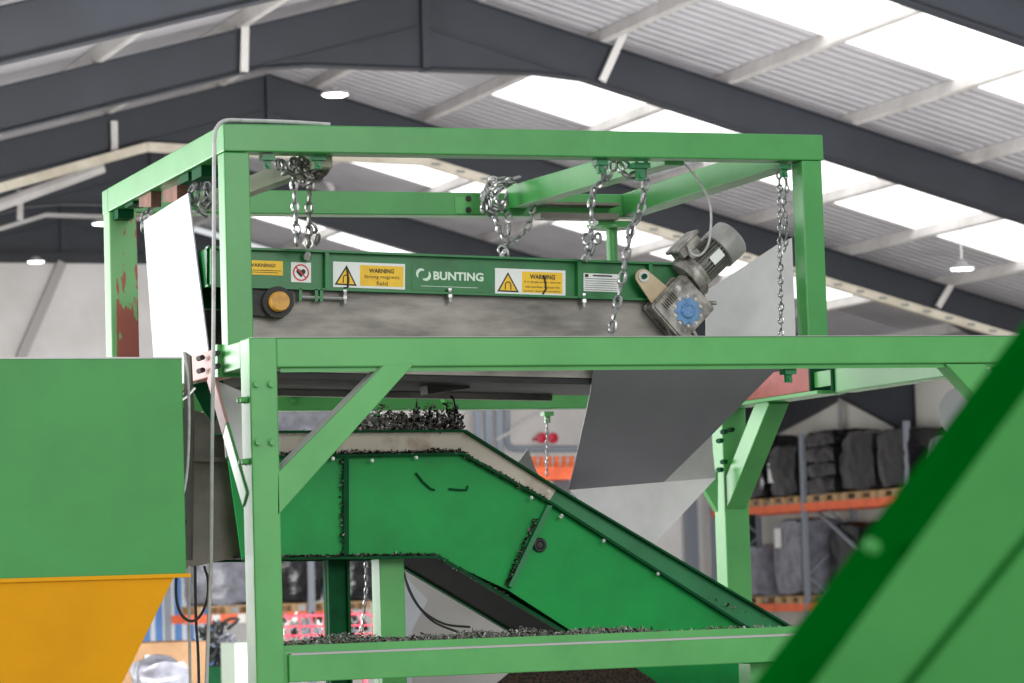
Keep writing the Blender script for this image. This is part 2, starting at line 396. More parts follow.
# right side beam with its red-primed end
XB = 7.12
ya, yb, yc, yd = P(765,385,X=XB).y, P(811,385,X=XB).y, P(831,385,X=XB).y, YB-.02
MB().box((XB, Y0+.14, 3.078), (XB+.12, yc-.04, 3.228)).build('beam', G, fr, .006)
MB().box((XB, yb, 3.105), (XB+.12, YB+.1, 3.235)).build('beam', RB, fr, .004)
for y_ in (yb, yc-.02): MB().box((XB-.012, y_-.02, 3.085), (XB+.14, y_, 3.24)).build('splice_plate', GK, fr)
MB().box((XB+.01, yc, 3.12), (XB+.03, yb, 3.2)).build('splice_plate', G, fr)
MB().box((XB-.03, yc+.1, 3.082), (XB+.14, YB+.1, 3.1)).build('beam_lip', G, fr)
# left side beam, primed pink in the middle
MB().box((XL, Y0+.14, 3.095), (XL+.12, 12.42, 3.21)).build('beam', G, fr, .004)
MB().box((XL, 12.45, 3.095), (XL+.12, 12.98, 3.21)).build('beam', RP, fr, .004)
MB().box((XL, 12.98, 3.095), (XL+.12, YB, 3.21)).build('beam', G, fr, .004)
mb = MB().box((XL-.02, 12.42, 3.08), (XL+.14, 12.45, 3.22)).box((XL-.015, 12.47, 3.085), (XL+.13, 12.49, 3.215))
fl = mb.build('splice_plate', G, fr)
for z in (3.18, 3.125):
    for y in (12.37, 12.62): MB().cyl((XL-.03, y, z), (XL-.03, y+.07, z), .012, 8).build('bolt', BK, fl)
# left depth brace (pink primer at the top)
a = P(210, 374, X=XL); b = P(246, 500, X=XL)
MB().bar(a, a.lerp(b, .45), .014, .085, wd=(1,0,0)).build('brace', RP, fr, .004)
MB().bar(a.lerp(b, .45), b, .014, .085, wd=(1,0,0)).build('brace', G, fr, .004)
# front knee braces
c = [P(q[0], q[1], Y=Y0) for q in ((384,365),(415,363),(277.5,516),(277.5,473))]
kb = MB().prism(c, (0,.11,0)).build('brace', G, fr, .003)
kn = Vector((-(c[0]-c[3]).z, 0, (c[0]-c[3]).x)).normalized()*.0015
MB().prism([c[3]+kn+Vector((0,.004,0)), c[0]+kn+Vector((0,.004,0)), c[0]+kn+Vector((0,.108,0)), c[3]+kn+Vector((0,.108,0))], kn).build('pale_strip', GREYL, kb)  # dusty grey-white upper face of the brace
c = [P(q[0], q[1], Y=Y0) for q in ((946,364),(984,364),(1050,432),(1050,476))]
MB().prism(c, (0,.11,0)).build('brace', G, fr, .005)
# rear right brace in the depth direction + gusset
c = [P(752,398,X=7.3), P(787,393,X=7.3), P(742,512,X=7.3), P(712,506,X=7.3)]
a = Vector((7.43, 13.9, 3.1)); a = P(775, 396, X=7.19); b = P(730, 508, X=7.19)
br = MB().bar(a, b, .12, .13, wd=(1,0,0)).build('brace', G, fr, .005)
mb = MB()
for q in ((722,432),(729,430),(718,441),(722,462),(718,470)): 
    p = P(*q, Y=YB-.04); MB().cyl(p, p-Vector((0,.05,0)), .014, 6).build('bolt', GK, br)
a = P(704, 492, Y=YB-.06); b = P(722, 516, Y=YB-.06)
MB().prism([P(704,488,Y=YB-.06), P(718,470,Y=YB-.06), P(718,512,Y=YB-.06)], (0,.05,0)).build('gusset', G, fr)
# hanging lugs under beams
def lug(px, py, Y, parent, m=GK, s=1.):
    s *= .8; m = GC2 if m is GK else m
    p = P(px, py, Y=Y)
    mb = MB().box(p-Vector((.035*s,.03,.012)), p+Vector((.035*s,.03,.012))).box(p+Vector((-.018*s,-.012,-.06*s)), p+Vector((.018*s,.012,-.01)))
    mb.hexbolt(p+Vector((0,-.012,-.04*s)), (0,-1,0), .012*s, .012)
    mb.build('lug', m, parent)
lug(788, 372, 12.08, fr); lug(547, 414, YB+.05, fr, G); lug(376, 416, YB+.05, fr, G, .9); lug(449, 400, YB-.1, fr, G, 1.3)
lug(293, 395, YB, fr, G)

# ------------------------------------------------------------------ upper hanging frame
YU, YV = 12.32, 14.54; XR = 6.385
uf = empty('upper_frame', (XL, YU, 3.215), 'open green box frame of square steel tube standing on top of the larger frame', 'steel frame')
MB().bar((XL, YU+.06, 4.103), (XR, YU+.06, 4.127), .12, .12).build('beam', GU, uf, .006)
MB().bar((XL, YV-.06, 4.098), (XR, YV-.06, 4.12), .12, .12).build('beam', GU, uf, .006)
MB().bar((XL+.056, YU+.12, 4.103), (XL+.056, YV-.12, 4.1), .112, .118, wd=(1,0,0)).build('beam', GU, uf, .006)
MB().bar((XR-.056, YU+.12, 4.127), (XR-.056, YV-.12, 4.122), .112, .118, wd=(1,0,0)).build('beam', GU, uf, .006)
MB().box((XL, YU, 3.2), (XL+.115, YU+.1, 4.04)).build('post', GU, uf, .006)
MB().box((XR-.115, YU, 3.21), (XR-.012, YU+.11, 4.065)).build('post', GU, uf, .006)
MB().box((XL+.0, YV-.14, 3.2), (XL+.14, YV-.02, 4.04)).build('post', GP, uf, .006)
q = P(612, 240, Y=YV-.1)
MB().cyl((q.x, q.y, 3.22), (q.x, q.y, 4.0), .03, 16).cyl((q.x, q.y, 3.995), (q.x, q.y, 4.01), .1, 20).box((q.x-.11,q.y-.08,4.01),(q.x+.11,q.y+.08,4.03)).build('post', GU, uf)
a = Vector((5.68, YU+.12, 4.105)); b = Vector((5.68, YV-.1, 4.152))
MB().bar(a, b, .1, .118, wd=(1,0,0)).build('crossbeam', GU, uf, .006)
a = P(300, 158, Y=12.44); b = P(246, 190, X=3.93)
MB().bar((4.0, YU+.12, 4.04), (4.0, YV-.12, 4.09), .07, .08, wd=(1,0,0)).build('crossbeam', OLV, uf, .004)
# brackets, plates under the beams
mb = MB()
for (x0,y0,x1,y1) in ((139,186,148,199),(163,181,174,194)):
    c = [P(x0,y0+10,X=XL+.02), P(x1+3,y0+4,X=XL+.02), P(x1+3,y1+8,X=XL+.02), P(x0,y1+8,X=XL+.02)]
    MB().prism(c, (.05,0,0)).build('chain_plate', RUST, uf)
for q, Y in (((267,158),12.38), ((600,163),12.4), ((640,166),12.45), ((783,167),12.42), ((318,158),12.42)):
    lug(*q, Y, uf, GK, 1.0 if q[0] != 640 else 1.4)
mb = MB()
for (px, py) in ((120,214),(135,200),(190,176),(203,172)):
    p = P(px, py, X=XL+.05); MB().box(p-Vector((.03,.08,.03)), p+Vector((.05,.08,.03))).build('lug', GK, uf)
mb = MB().box(P(455,197,Y=14.415), P(482,214,Y=14.415)+Vector((0,.004,0)))
sp = mb.build('splice_plate', G, uf)
mb = MB()
for q in ((468.5,198.5),(468.5,210)): MB().hexbolt(P(*q,Y=14.412),(0,-1,0),.012,.01).build('bolt', BK, sp)
MB().box((5.76,14.3,4.03),(6.2,14.4,4.06)).box((5.76,14.28,4.1),(6.2,14.4,4.115)).build('channel', SB, uf)

# ------------------------------------------------------------------ magnetic separator
YM = 12.75; tilt = R(1.35)
ex = Vector((math.cos(tilt), 0, -math.sin(tilt))); ez = Vector((math.sin(tilt), 0, math.cos(tilt))); ny = Vector((0,-1,0))
O = P(207, 247.6, Y=YM)
YMB = 13.75
LEN = 2.30
ms = empty('magnetic_separator', O, 'green overband magnet box with warning labels hung on chains inside the upper frame', 'separator')
def M(s, h, y=0.): return O + ex*s - ez*h + Vector((0, y, 0))
H1 = .172; H2 = .54
# front panel plus rear panel with returned flanges
mb = MB()
for y, t in ((0, .008), (YMB-YM, .008)):
    mb.prism([M(0,0,y),M(LEN,0,y),M(LEN,H1,y),M(0,H1,y)], (0,t,0))
mb.prism([M(0,0,0),M(LEN,0,0),M(LEN,.006,0),M(0,.006,0)], (0,YMB-YM,0))
mb.prism([M(0,0,0),M(0,H1,0),M(.008,H1,0),M(.008,0,0)], (0,YMB-YM,0))
mb.prism([M(LEN,0,0),M(LEN,H1,0),M(LEN-.008,H1,0),M(LEN-.008,0,0)], (0,YMB-YM,0))
body = mb.build('magnet_housing', GD, ms)
mb = MB()
mb.prism([M(-.005,-.004,-.035),M(LEN,-.004,-.035),M(LEN,.006,-.035),M(-.005,.006,-.035)], (0,.04,0))
mb.prism([M(-.005,H1-.006,-.03),M(LEN,H1-.006,-.03),M(LEN,H1+.004,-.03),M(-.005,H1+.004,-.03)], (0,.04,0))
mb.build('flange', GD, ms)
def s_at(px, py): return (P(px, py, Y=YM)-O).dot(ex)
for px in (209, 323, 575, 646):
    s = s_at(px, 270); MB().prism([M(s,.004,-.035),M(s+.018,.004,-.035),M(s+.018,H1,-.035),M(s,H1,-.035)], (0,.035,0)).build('rib', GD, ms)
# stainless side plate + belt underneath
mb = MB().prism([M(.1,H1+.004,.02),M(LEN-.05,H1+.004,.02),M(LEN-.05,H2,.02),M(.1,H2,.02)], (0,.01,0))
mb.build('side_plate', SD, ms); mb = MB()
mb.prism([M(.1,H1+.004,YMB-YM-.03),M(LEN-.05,H1+.004,YMB-YM-.03),M(LEN-.05,H2,YMB-YM-.03),M(.1,H2,YMB-YM-.03)], (0,.01,0))
mb.build('side_plate', SD, ms)
MB().prism([M(.14,H2-.05,.06),M(LEN-.1,H2-.05,.06),M(LEN-.1,H2+.015,.06),M(.14,H2+.015,.06)], (0,YMB-YM-.12,0)).build('belt', BK, ms)
mb = MB()
mb.prism([M(.14,H2+.0,.03),M(LEN-.3,H2+.0,.03),M(LEN-.3,H2+.03,.03),M(.14,H2+.03,.03)], (0,.03,0))
mb.build('cleat', BK, ms); mb = MB()
mb.prism([M(.14,H2+.0,YMB-YM-.1),M(LEN-.3,H2+.0,YMB-YM-.1),M(LEN-.3,H2+.045,YMB-YM-.1),M(.14,H2+.045,YMB-YM-.1)], (0,.05,0))
mb.build('cleat', SD, ms)
MB().prism([P(425,365,Y=13.2),P(470,365,Y=13.2),P(470,388,Y=13.2),P(428,394,Y=13.2)], (0,.1,0)).build('scraper', BK, ms)
# roller end bearing
q = P(275, 303, Y=YM-.01)
bh = MB().prism([P(225,290,Y=YM-.03),P(293,291,Y=YM-.03),P(294,306,Y=YM-.03),P(283,318,Y=YM-.03),P(225,313,Y=YM-.03)], (0,.05,0)).cyl(q+Vector((0,-.05,0)), q, .07, 28).build('bearing_housing', BK, ms)
MB().lathe(q+Vector((0,-.05,0)), (0,-1,0), [(0,.045),(.03,.045),(.04,.04),(.04,0)]).build('bearing_cap', YC, bh)
# small green feet + studs below the flange
for px in (297, 313, 318): 
    s = s_at(px, 290); MB().prism([M(s,H1,-.03),M(s+.014,H1,-.03),M(s+.014,H1+.055,-.03),M(s,H1+.055,-.03)], (0,.02,0)).build('foot_bracket', GD, ms)
MB().tube([P(300,297,Y=YM-.02),P(345,298.5,Y=YM-.02)], .008, 8).build('tie_rod', BOLT, ms)
for q in ((345,296),(450,294.5),(584,299.5)):
    p = P(*q, Y=YM-.02); MB().cyl(p+Vector((0,0,.025)), p-Vector((0,0,.035)), .009, 8).cyl(p, p-Vector((0,0,.015)), .016, 6).cyl(p+Vector((0,0,.028)), p+Vector((0,0,.018)), .014, 6).build('bolt', BOLT, ms)
# eye bolts
for (px, py, Y) in ((308,250,YM+.05),(586,266,YM+.05),(502,256,YMB-.1)):
    p = P(px, py, Y=Y); MB().lathe(p-Vector((0,0,.05)), (0,0,1), [(0,.012),(.02,.02),(.03,.02),(.05,.012),(.06,.01)]).tube([p+Vector((.02*math.cos(t),0,.03+.02*math.sin(t))) for t in [k*math.pi/6 for k in range(12)]], .006, 6, closed=True).build('eye_bolt', BOLT, ms)
p = P(307.5, 256, Y=YM-.04); MB().lathe(p-Vector((0,0,.02)), (0,0,1), [(0,0),(.003,.015),(.02,.02),(.035,.012),(.04,0)]).build('shackle_pin', BOLT, ms)
# labels
def mq(x0, y0, x1, y1, t, k=.037):
    return [P(x0,y0,Y=YM-t), P(x1,y0+k*(x1-x0),Y=YM-t), P(x1,y1+k*(x1-x0),Y=YM-t), P(x0,y1,Y=YM-t)]
def plate(q, t=.0015): return MB().prism(q, (0,t,0))
def lbl_text(s, px, py, wpx, hpx, m, parent, t, bold=0.):
    c = P(px, py, Y=YM-t); sx = (P(px+10,py,Y=YM)-P(px,py,Y=YM)).length/10; sy = (P(px,py+10,Y=YM)-P(px,py,Y=YM)).length/10
    text_mb(s, c, ex, ez, wpx*sx, hpx*sy, ny, .0004, bold).build('lettering', m, parent)
sg = plate(mq(238,259.6,283,274,.003)).build('warning_label', YL, ms); sg['label'] = 'small yellow warning strip'
lbl_text('WARNING!', 262, 265.2, 27, 3.6, INK, sg, .0035, .02)
MB().add(mq(243,269.3,281,269.9,.0036), [(0,1,2,3)]).add(mq(246,271.4,278,272,.0036), [(0,1,2,3)]).build('small_print', INK, sg)
sg = plate(mq(291,262,311,282,.003)).build('prohibition_label', WH, ms); sg['label'] = 'round red no-pacemaker sign'
c = P(301, 272.6, Y=YM-.004)
ring = MB(); N_ = 32
def arc_strip(c, r0, r1, a0, a1, n=24):
    vs = []; 
    for k in range(n+1):
        a = a0+(a1-a0)*k/n
        for r in (r0, r1): vs.append(c+ex*(r*math.cos(a))+ez*(r*math.sin(a)))
    return vs, [(2*k,2*k+1,2*k+3,2*k+2) for k in range(n)]
def disc(c, r, n=20, sx=1, sy=1): return [c+ex*(r*sx*math.cos(2*math.pi*k/n))+ez*(r*sy*math.sin(2*math.pi*k/n)) for k in range(n)]
heart = [c+Vector((0,-.0002,0))+ex*(x*.0022)+ez*(y*.0022) for x, y in [(16*math.sin(t)**3*.62, (13*math.cos(t)-5*math.cos(2*t)-2*math.cos(3*t)-math.cos(4*t))*.62) for t in [k*math.pi/12 for k in range(24)]]]
MB().add(heart, [list(range(24))]).build('heart_symbol', INK, sg)
vs, fs = arc_strip(c+Vector((0,-.0006,0)), .031, .038, 0, 2*math.pi, 40)
ring.add(vs, fs)
dd = (ex-ez).normalized(); nn2 = (ex+ez).normalized(); c2 = c+Vector((0,-.0006,0))
ring.add([c2-dd*.034-nn2*.003, c2+dd*.034-nn2*.003, c2+dd*.034+nn2*.003, c2-dd*.034+nn2*.003], [(0,1,2,3)])
ring.build('prohibition_ring', REDS, sg)
def magnet_sign(x0, y0, x1, y1, tri, yel, lines):
    sg = plate(mq(x0,y0,x1,y1,.003)).build('warning_label', WH, ms)
    plate(mq(*yel,.0036)).build('yellow_panel', YL, sg)
    (ax,ay),(bx,by),(cx_,cy_) = tri
    A = [P(q[0],q[1],Y=YM-.0036) for q in tri]
    MB().add(A, [(0,1,2)]).build('triangle_border', INK, sg)
    g = (A[0]+A[1]+A[2])/3
    MB().add([g+(q-g)*.78+Vector((0,-.0005,0)) for q in A], [(0,1,2)]).build('triangle_fill', YL, sg)
    c = g+Vector((0,-.001,0))+ez*.001
    vs, fs = arc_strip(c+ez*.001, .011, .016, 0, math.pi, 12)
    m = MB().add(vs, fs)
    for s_ in (-1, 1):
        b = c+ez*.001+ex*(s_*.0135); m.add([b-ex*.0025, b+ex*.0025, b+ex*.0025-ez*.022, b-ex*.0025-ez*.022], [(0,1,2,3)])
    m.build('magnet_symbol', INK, sg)
    for (t, px, py, w, h, b) in lines: lbl_text(t, px, py, w, h, INK, sg, .0042, b)
    return sg
s1 = magnet_sign(333,261.4,405,287,((334.6,284.6),(356.8,286),(346.6,265)),(360,265,403.5,285.6),
    [('WARNING',381.5,271,25,4.4,.03),('Strong magnetic',382,277.4,35,4.4,0),('field',382,283.4,11,4.2,0)])
s1['label'] = 'white and yellow label reading Strong magnetic field'
s2 = magnet_sign(495,268,565.5,294.6,((497.2,291.4),(519,292.4),(508,272)),(522,271.4,562.4,292.4),
    [('WARNING',542.5,277,25,4.6,.03),('It is dangerous to operate',542.5,282.4,36,2.6,0),('this machine without the',542.5,287,34,2.6,0),('proper guards in position',542.5,291.4,36,2.6,0)])
s2['label'] = 'white and yellow label with a dark drip over the writing'
drip = MB().tube([P(x,y,Y=YM-.006) for x,y in ((543.5,275),(545.5,282),(546,289),(543,294))], .0045, 6).build('grease_drip', INK, ms)
drip = MB().tube([P(x,y,Y=YM-.006) for x,y in ((347,268),(348,276),(348,287),(344,288))], .0045, 6)
drip.build('grease_drip', INK, ms)
lg = plate(mq(412,263.4,487,290,.002)).build('maker_panel', GD, ms)
lbl_text('BUNTING', 458.5, 276.4, 50, 8.6, LOGO, lg, .003, .035)
c = P(423.5, 274.6, Y=YM-.003)
m = MB()
for (dx, a0, a1) in ((-.012, .25*math.pi, 1.3*math.pi), (.012, -.75*math.pi, .3*math.pi)):
    cc = c+ex*dx+ez*(-dx*.35)
    vs = []; nseg = 16
    for k in range(nseg+1):
        a = a0+(a1-a0)*k/nseg; w_ = .014*math.sin(math.pi*min(1, (k+1.5)/(nseg+2)))**.6
        vs += [cc+ex*((.024)*math.cos(a))+ez*((.024)*math.sin(a)), cc+ex*((.024-w_)*math.cos(a))+ez*((.024-w_)*math.sin(a))]
    m.add(vs, [(2*k,2*k+1,2*k+3,2*k+2) for k in range(nseg)])
m.build('maker_logo', LOGO, lg)
MB().add(mq(421,285.6,478,286.1,.0032), [(0,1,2,3)]).build('underline', LOGO, lg)
npl = plate(mq(583.5,273,618.5,291,.003)).build('rating_plate', WH, ms)
m = MB()
for k in range(6):
    y = 278.2+k*2.2; q = mq(585,y,617,y+.45,.004); m.add(q, [(0,1,2,3)])
m.add(mq(585,274,588.5,277,.004), [(0,1,2,3)]).add(mq(593,274.8,612,276.2,.004), [(0,1,2,3)])
m.build('lettering', INK, npl)
# torque arm
def rnd(pts, r, Y, n=10):
    """rounded hull of circles at pixel points"""
    import mathutils
    P2 = []
    for (x, y), rr in zip(pts, r):
        c = P(x, y, Y=Y)
        for k in range(24):
            a = 2*math.pi*k/24; P2.append((c.x+rr*math.cos(a), c.z+rr*math.sin(a)))
    idx = mathutils.geometry.convex_hull_2d([Vector(p) for p in P2])
    return [Vector((P2[i][0], Y, P2[i][1])) for i in idx]
ta = MB().prism(rnd([(643.5,277),(660,308),(672,296)], [.038,.02,.02], YM-.075), (0,.01,0)).build('torque_arm', BE, ms)
p = P(643.5, 276.5, Y=YM-.076)
MB().cyl(p, p-Vector((0,.006,0)), .026, 20).build('washer', BOLT, ta)
MB().cyl(p-Vector((0,.006,0)), p-Vector((0,.02,0)), .013, 6).build('bolt', GK, ta)
# geared motor
Gc = P(679, 308, Y=YM-.06); fa = P(687, 279, Y=YM); fb = P(735, 233, Y=YM)
ax = (fb-fa); ax.y = 0; ax.normalize(); pp = Vector((-ax.z, 0, ax.x))
A0 = P(688, 279, Y=YM-.03)
# finned body (star section)
m = MB(); ring_ = []
NF = 28
for k in range(NF):
    a = 2*math.pi*k/NF
    for da, r in ((0, .084), (.35, .084), (.4, .068), (.95, .068)):
        t = a+da*2*math.pi/NF; ring_.append(A0+ax*.055+(pp*math.cos(t)+Vector((0,1,0))*math.sin(t))*r)
m.prism(ring_, ax*.17)
mo = m.build('gear_motor', MGD, ms)
m = MB().lathe(A0, ax, [(-.02,0),(-.02,.1),(.005,.11),(.022,.11),(.026,.09),(.058,.086),(.06,0)], 32)
m.build('mounting_flange', MG, mo)
MB().lathe(A0+ax*.2, ax, [(0,.084),(.004,.096),(.095,.096),(.104,.094),(.11,.087),(.112,.08),(.112,0)], 36).build('fan_cover', MG2, mo)
# fan grille slots
m = MB(); fc = A0+ax*.3145
for k in range(5):
    vs = []; r = .015+k*.011
    m.add(*(lambda c, r0, r1: ([c+(pp*math.cos(2*math.pi*j/24)+Vector((0,1,0))*math.sin(2*math.pi*j/24))*rr for j in range(24) for rr in (r0, r1)], [(2*j,2*j+1,(2*j+3) % 48,(2*j+2) % 48) for j in range(24)]))(fc+ax*.0008, r, r+.004))
m.build('grille', INK, mo)
# terminal box on the upper left side of the motor
tb = A0+ax*.085+pp*.12+Vector((0,-.02,0))
m = MB().bar(tb-ax*.065-pp*.0, tb+ax*.065-pp*.0, .1, .05, wd=(0,1,0)); m.bar(tb-ax*.078+pp*.03, tb+ax*.078+pp*.03, .125, .02, wd=(0,1,0)).bar(tb-ax*.03-pp*.04, tb+ax*.03-pp*.04, .07, .05, wd=(0,1,0))
m.build('terminal_box', MG, mo, .006)
q = [A0+ax*.115+Vector((0,-.0855,0)), A0+ax*.185+Vector((0,-.0855,0))]
m = MB().bar(q[0], q[1], .002, .045, wd=(0,1,0)); m.build('rating_label', WH, mo)
# worm gearbox
gd = Vector((.73, 0, .68)).normalized(); gp = Vector((-gd.z, 0, gd.x))
hs = .108
oct_ = [(-hs,-hs*.9),(-hs*.9,-hs),(hs*.9,-hs),(hs,-hs*.9),(hs,hs*.8),(hs*.8,hs),(-hs*.9,hs),(-hs,hs*.9)]
gb = MB().prism([Gc+gd*x+gp*z+Vector((0,-.055,0)) for x, z in oct_], (0,.12,0))
gb.prism([Gc+gd*x*1.08+gp*z*1.08+Vector((0,-.045,0)) for x, z in oct_], (0,.02,0))
gb.prism([Gc+gd*x*1.08+gp*z*1.08+Vector((0,.04,0)) for x, z in oct_], (0,.02,0))
for k in range(7): gb.bar(Gc+gd*(-.07+k*.012)+gp*.05+Vector((0,-.06,0)), Gc+gd*(-.07+k*.012)+gp*.09+Vector((0,-.06,0)), .008, .004, wd=(0,1,0))
gbo = gb.build('gearbox', MG, mo, .005)
bc = P(688, 311, Y=YM-.118)
m = MB(); pts = []
for k in range(80):
    a = 2*math.pi*k/80; r = .062+.008*math.cos(10*a); pts.append(bc+Vector((r*math.cos(a), 0, r*math.sin(a))))
m.prism(pts, (0,.02,0)); MB().cyl(bc+Vector((0,.006,0)), bc+Vector((0,.03,0)), .077, 30).build('cover_rim', BOLT, mo); m.lathe(bc, (0,-1,0), [(-.002,.036),(.01,.034),(.016,.026),(.012,.022),(.012,0)], 24)
m.build('gear_cover', MBL, mo, .002)
m = MB()
for k in range(10):
    a = 2*math.pi*(k+.5)/10; m.hexbolt(bc+Vector((.069*math.cos(a), .004, .069*math.sin(a))), (0,-1,0), .006, .007)
p = P(678, 288.5, Y=YM-.116); m.hexbolt(p, (0,-1,0), .011, .01)
m.build('bolt', BOLT, mo)
# shaft stubs and plate feet around gearbox
MB().cyl(P(704,303,Y=YM-.06), P(716,303,Y=YM-.06), .01, 10).build('shaft_stub', MG, mo)
MB().bar(P(668,325,Y=YM-.06), P(672,337,Y=YM-.06), .02, .015).build('mounting_foot', MG, mo)
MB().bar(P(690,325,Y=YM-.06), P(696,337,Y=YM-.06), .02, .015).build('mounting_foot', MG, mo)

# ------------------------------------------------------------------ chutes & sheets
def tri_plane(a, b, c):
    n = (b-a).cross(c-a).normalized()
    def f(px, py):
        d = fw + (px-512)/F*rt - (py-341.5)/F*up
        return CAM + d*((a-CAM).dot(n)/d.dot(n))
    return f, n
# white sheet hung at the infeed end
q = [P(x, y, X=XL+.012) for x, y in ((143.5,221),(188,193),(208,350),(208,362),(154,362))]
o = MB().prism(q, (.006,0,0)).build('end_sheet', SW); tag(o, 'tall white sheet hung at the left end of the upper frame', 'metal sheet')
# discharge chute: pale rear sheet beside the motor
q = [P(x, y, Y=13.6) for x, y in ((706,345),(706,291),(777,245),(792,238),(796,345))]
o = MB().prism(q, (0,.006,0)).build('deflector_sheet', SG); tag(o, 'pale grey sheet standing behind the geared motor', 'metal sheet')
f1, n1 = tri_plane(P(594,370,Y=12.7), P(790,360,Y=12.7), P(600,490,Y=13.3))
q = [f1(x, y) for x, y in ((596,352),(590,395),(569,490),(664,482),(711,436),(748,398),(780,366),(795,350))]
ch = empty('discharge_chute', q[3], 'folded grey stainless chute hanging below the separator at its outlet', 'chute')
MB().prism(q, n1*.006 if n1.y > 0 else -n1*.006).build('chute_plate', SS, ch)
A = f1(569,490); B = f1(664,482)
f2, n2 = tri_plane(A, B, P(640,545,Y=13.23))
q = [A, B, f2(716,478), f2(668,530), f2(650,548), f2(625,548)]
MB().prism(q, n2*.006 if n2.y > 0 else -n2*.006).build('chute_lip', SG, ch)
f3, n3 = tri_plane(B, f1(711,436), f2(716,478))
MB().prism([B, f1(711,436), f2(716,478)], n3*.004).build('chute_cheek', SG, ch)
# infeed: grey plates between hopper and conveyor
q = [P(x,y,Y=13.35) for x, y in ((150,400),(226,418),(231,470),(242,556),(215,562),(180,570),(150,570))]
inf = empty('infeed_chute', q[0], 'dusty grey infeed chute between the green hopper and the conveyor', 'chute')
MB().prism(q, (0,.01,0)).build('chute_plate', SB, inf)
MB().prism([P(x,y,Y=13.3) for x, y in ((186,456),(229,458),(230,462),(186,461))], (0,.03,0)).build('seam_lip', SB, inf)
MB().prism([P(x,y,X=3.35) for x, y in ((184,352),(190,356),(193,420),(191,560),(184,560))], (.008,0,0)).build('side_skirt', DKP, inf)
MB().prism([P(x,y,Y=12.95) for x, y in ((190,385),(222,378),(226,395),(214,425),(203,410))], (0,.01,0)).build('inner_plate', GK, inf)
MB().prism([P(x,y,Y=12.75) for x, y in ((215,380),(243,392),(247,470),(243,500),(226,440),(218,405))], (0,.01,0)).build('crumpled_plate', SG, inf)
MB().tube([P(x,y,Y=12.3) for x, y in ((195,388),(187,397),(182,400))], .006, 6).build('hooked_wire', BOLT, inf)

# ------------------------------------------------------------------ conveyor
YC0, YC1 = 13.2, 13.87
W = YC1-YC0
def CP(px, py, y=YC0): return P(px, py, Y=y)
cv = empty('conveyor', CP(600, 640), 'dark green swan-neck belt conveyor dropping to the right, beige cover over its bend', 'conveyor')
m = MB()
top = [(228,458),(460,454),(548,503),(735,622)]; bot = [(437,557),(242,559)]
# straight slope continued under the frame
s_up = (CP(735,622)-CP(548,503)); s_lo = CP(556,628)-CP(437,557)
tA, tB = CP(548,503), CP(735,622)
ext_t = tA + s_up*1.5; bb = CP(437,557)+s_lo*2.2
left = MB().prism([CP(228,458),CP(460,454),CP(460,454).lerp(tA,1.0),CP(508,590),CP(437,557),CP(242,559)], (0,.012,0)); left.build('side_panel', GC, cv)
MB().prism([tA, ext_t, bb, CP(508,590)], (0,.012,0)).build('side_panel', GC, cv)
# rear side
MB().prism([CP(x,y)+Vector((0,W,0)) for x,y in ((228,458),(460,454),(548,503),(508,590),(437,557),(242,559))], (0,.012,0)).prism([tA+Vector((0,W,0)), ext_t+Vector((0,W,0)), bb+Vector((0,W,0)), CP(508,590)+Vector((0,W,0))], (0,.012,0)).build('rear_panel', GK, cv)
# dark belly
m = MB(); Q = [CP(242,559), CP(437,557), bb]
for a, b in zip(Q, Q[1:]):
    m.prism([a+Vector((0,.015,.004)), b+Vector((0,.015,.004)), b+Vector((0,W+.01,.004)), a+Vector((0,W+.01,.004))], (0,0,.01))
m.build('return_belt', BELLY, cv)
# bottom flange edge
for dy in (-.015, W+.015):
    m = MB()
    for a, b in zip(Q, Q[1:]): m.bar(a+Vector((0,dy,0)), b+Vector((0,dy,0)), .05, .012)
    m.build('flange', GK, cv)
# beige cover and green cover
MB().prism([CP(281,433),CP(463,432),CP(463,432).lerp(CP(556,490),1),CP(548,503),CP(460,454),CP(281,458)], (0,.01,0)).build('cover_band', CT, cv)
MB().prism([CP(224,434),CP(281,433),CP(281,458),CP(226,458)], (0,.01,0)).build('cover_band', SG, cv)
gtop = CP(556,490)+(CP(775,620)-CP(556,490))*1.5
MB().prism([CP(556,490), gtop, ext_t, CP(548,503)], (0,.01,0)).build('cover_band', GC2, cv)
m = MB(); Q = [CP(224,434), CP(281,433), CP(463,432), CP(556,490), gtop]
for a, b in zip(Q, Q[1:]): m.prism([a, b, b+Vector((0,W,0)), a+Vector((0,W,0))], (0,0,.008)); m.bar(a+Vector((0,-.02,.004)), b+Vector((0,-.02,.004)), .04, .01)
m.build('top_cover', GK, cv)
m = MB(); Q = [CP(226,458), CP(460,454), CP(548,503), ext_t]
for a, b in zip(Q, Q[1:]): m.bar(a+Vector((0,-.02,0)), b+Vector((0,-.02,0)), .05, .012)
m.build('seam_flange', GK, cv)
m = MB().prism([CP(342,459),CP(347,459),CP(347,556),CP(342,556)], (0,-.03,0)); m.build('rib', GK, cv)
m = MB().prism([CP(545,505),CP(550,506),CP(510,588),CP(506,586)], (0,-.035,0)); m.build('rib', GC2, cv)
m = MB()
for q in ((369,461),(528,498),(557,517),(558,516),(654,574),(413,458),(330,459),(545,492),(600,541)): MB().hexbolt(CP(*q)+Vector((0,-.046,0)), (0,-1,0), .0062, .008).build('bolt', BOLT, cv)
hk = CP(539, 545); m = MB().tube([hk+Vector((.026*math.cos(t),-.012,.026*math.sin(t))) for t in [k*math.pi/8 for k in range(16)]], .009, 6, closed=True).cyl(hk, hk+Vector((0,-.015,0)), .015, 12)
m.build('rubber_grommet', BK, cv)
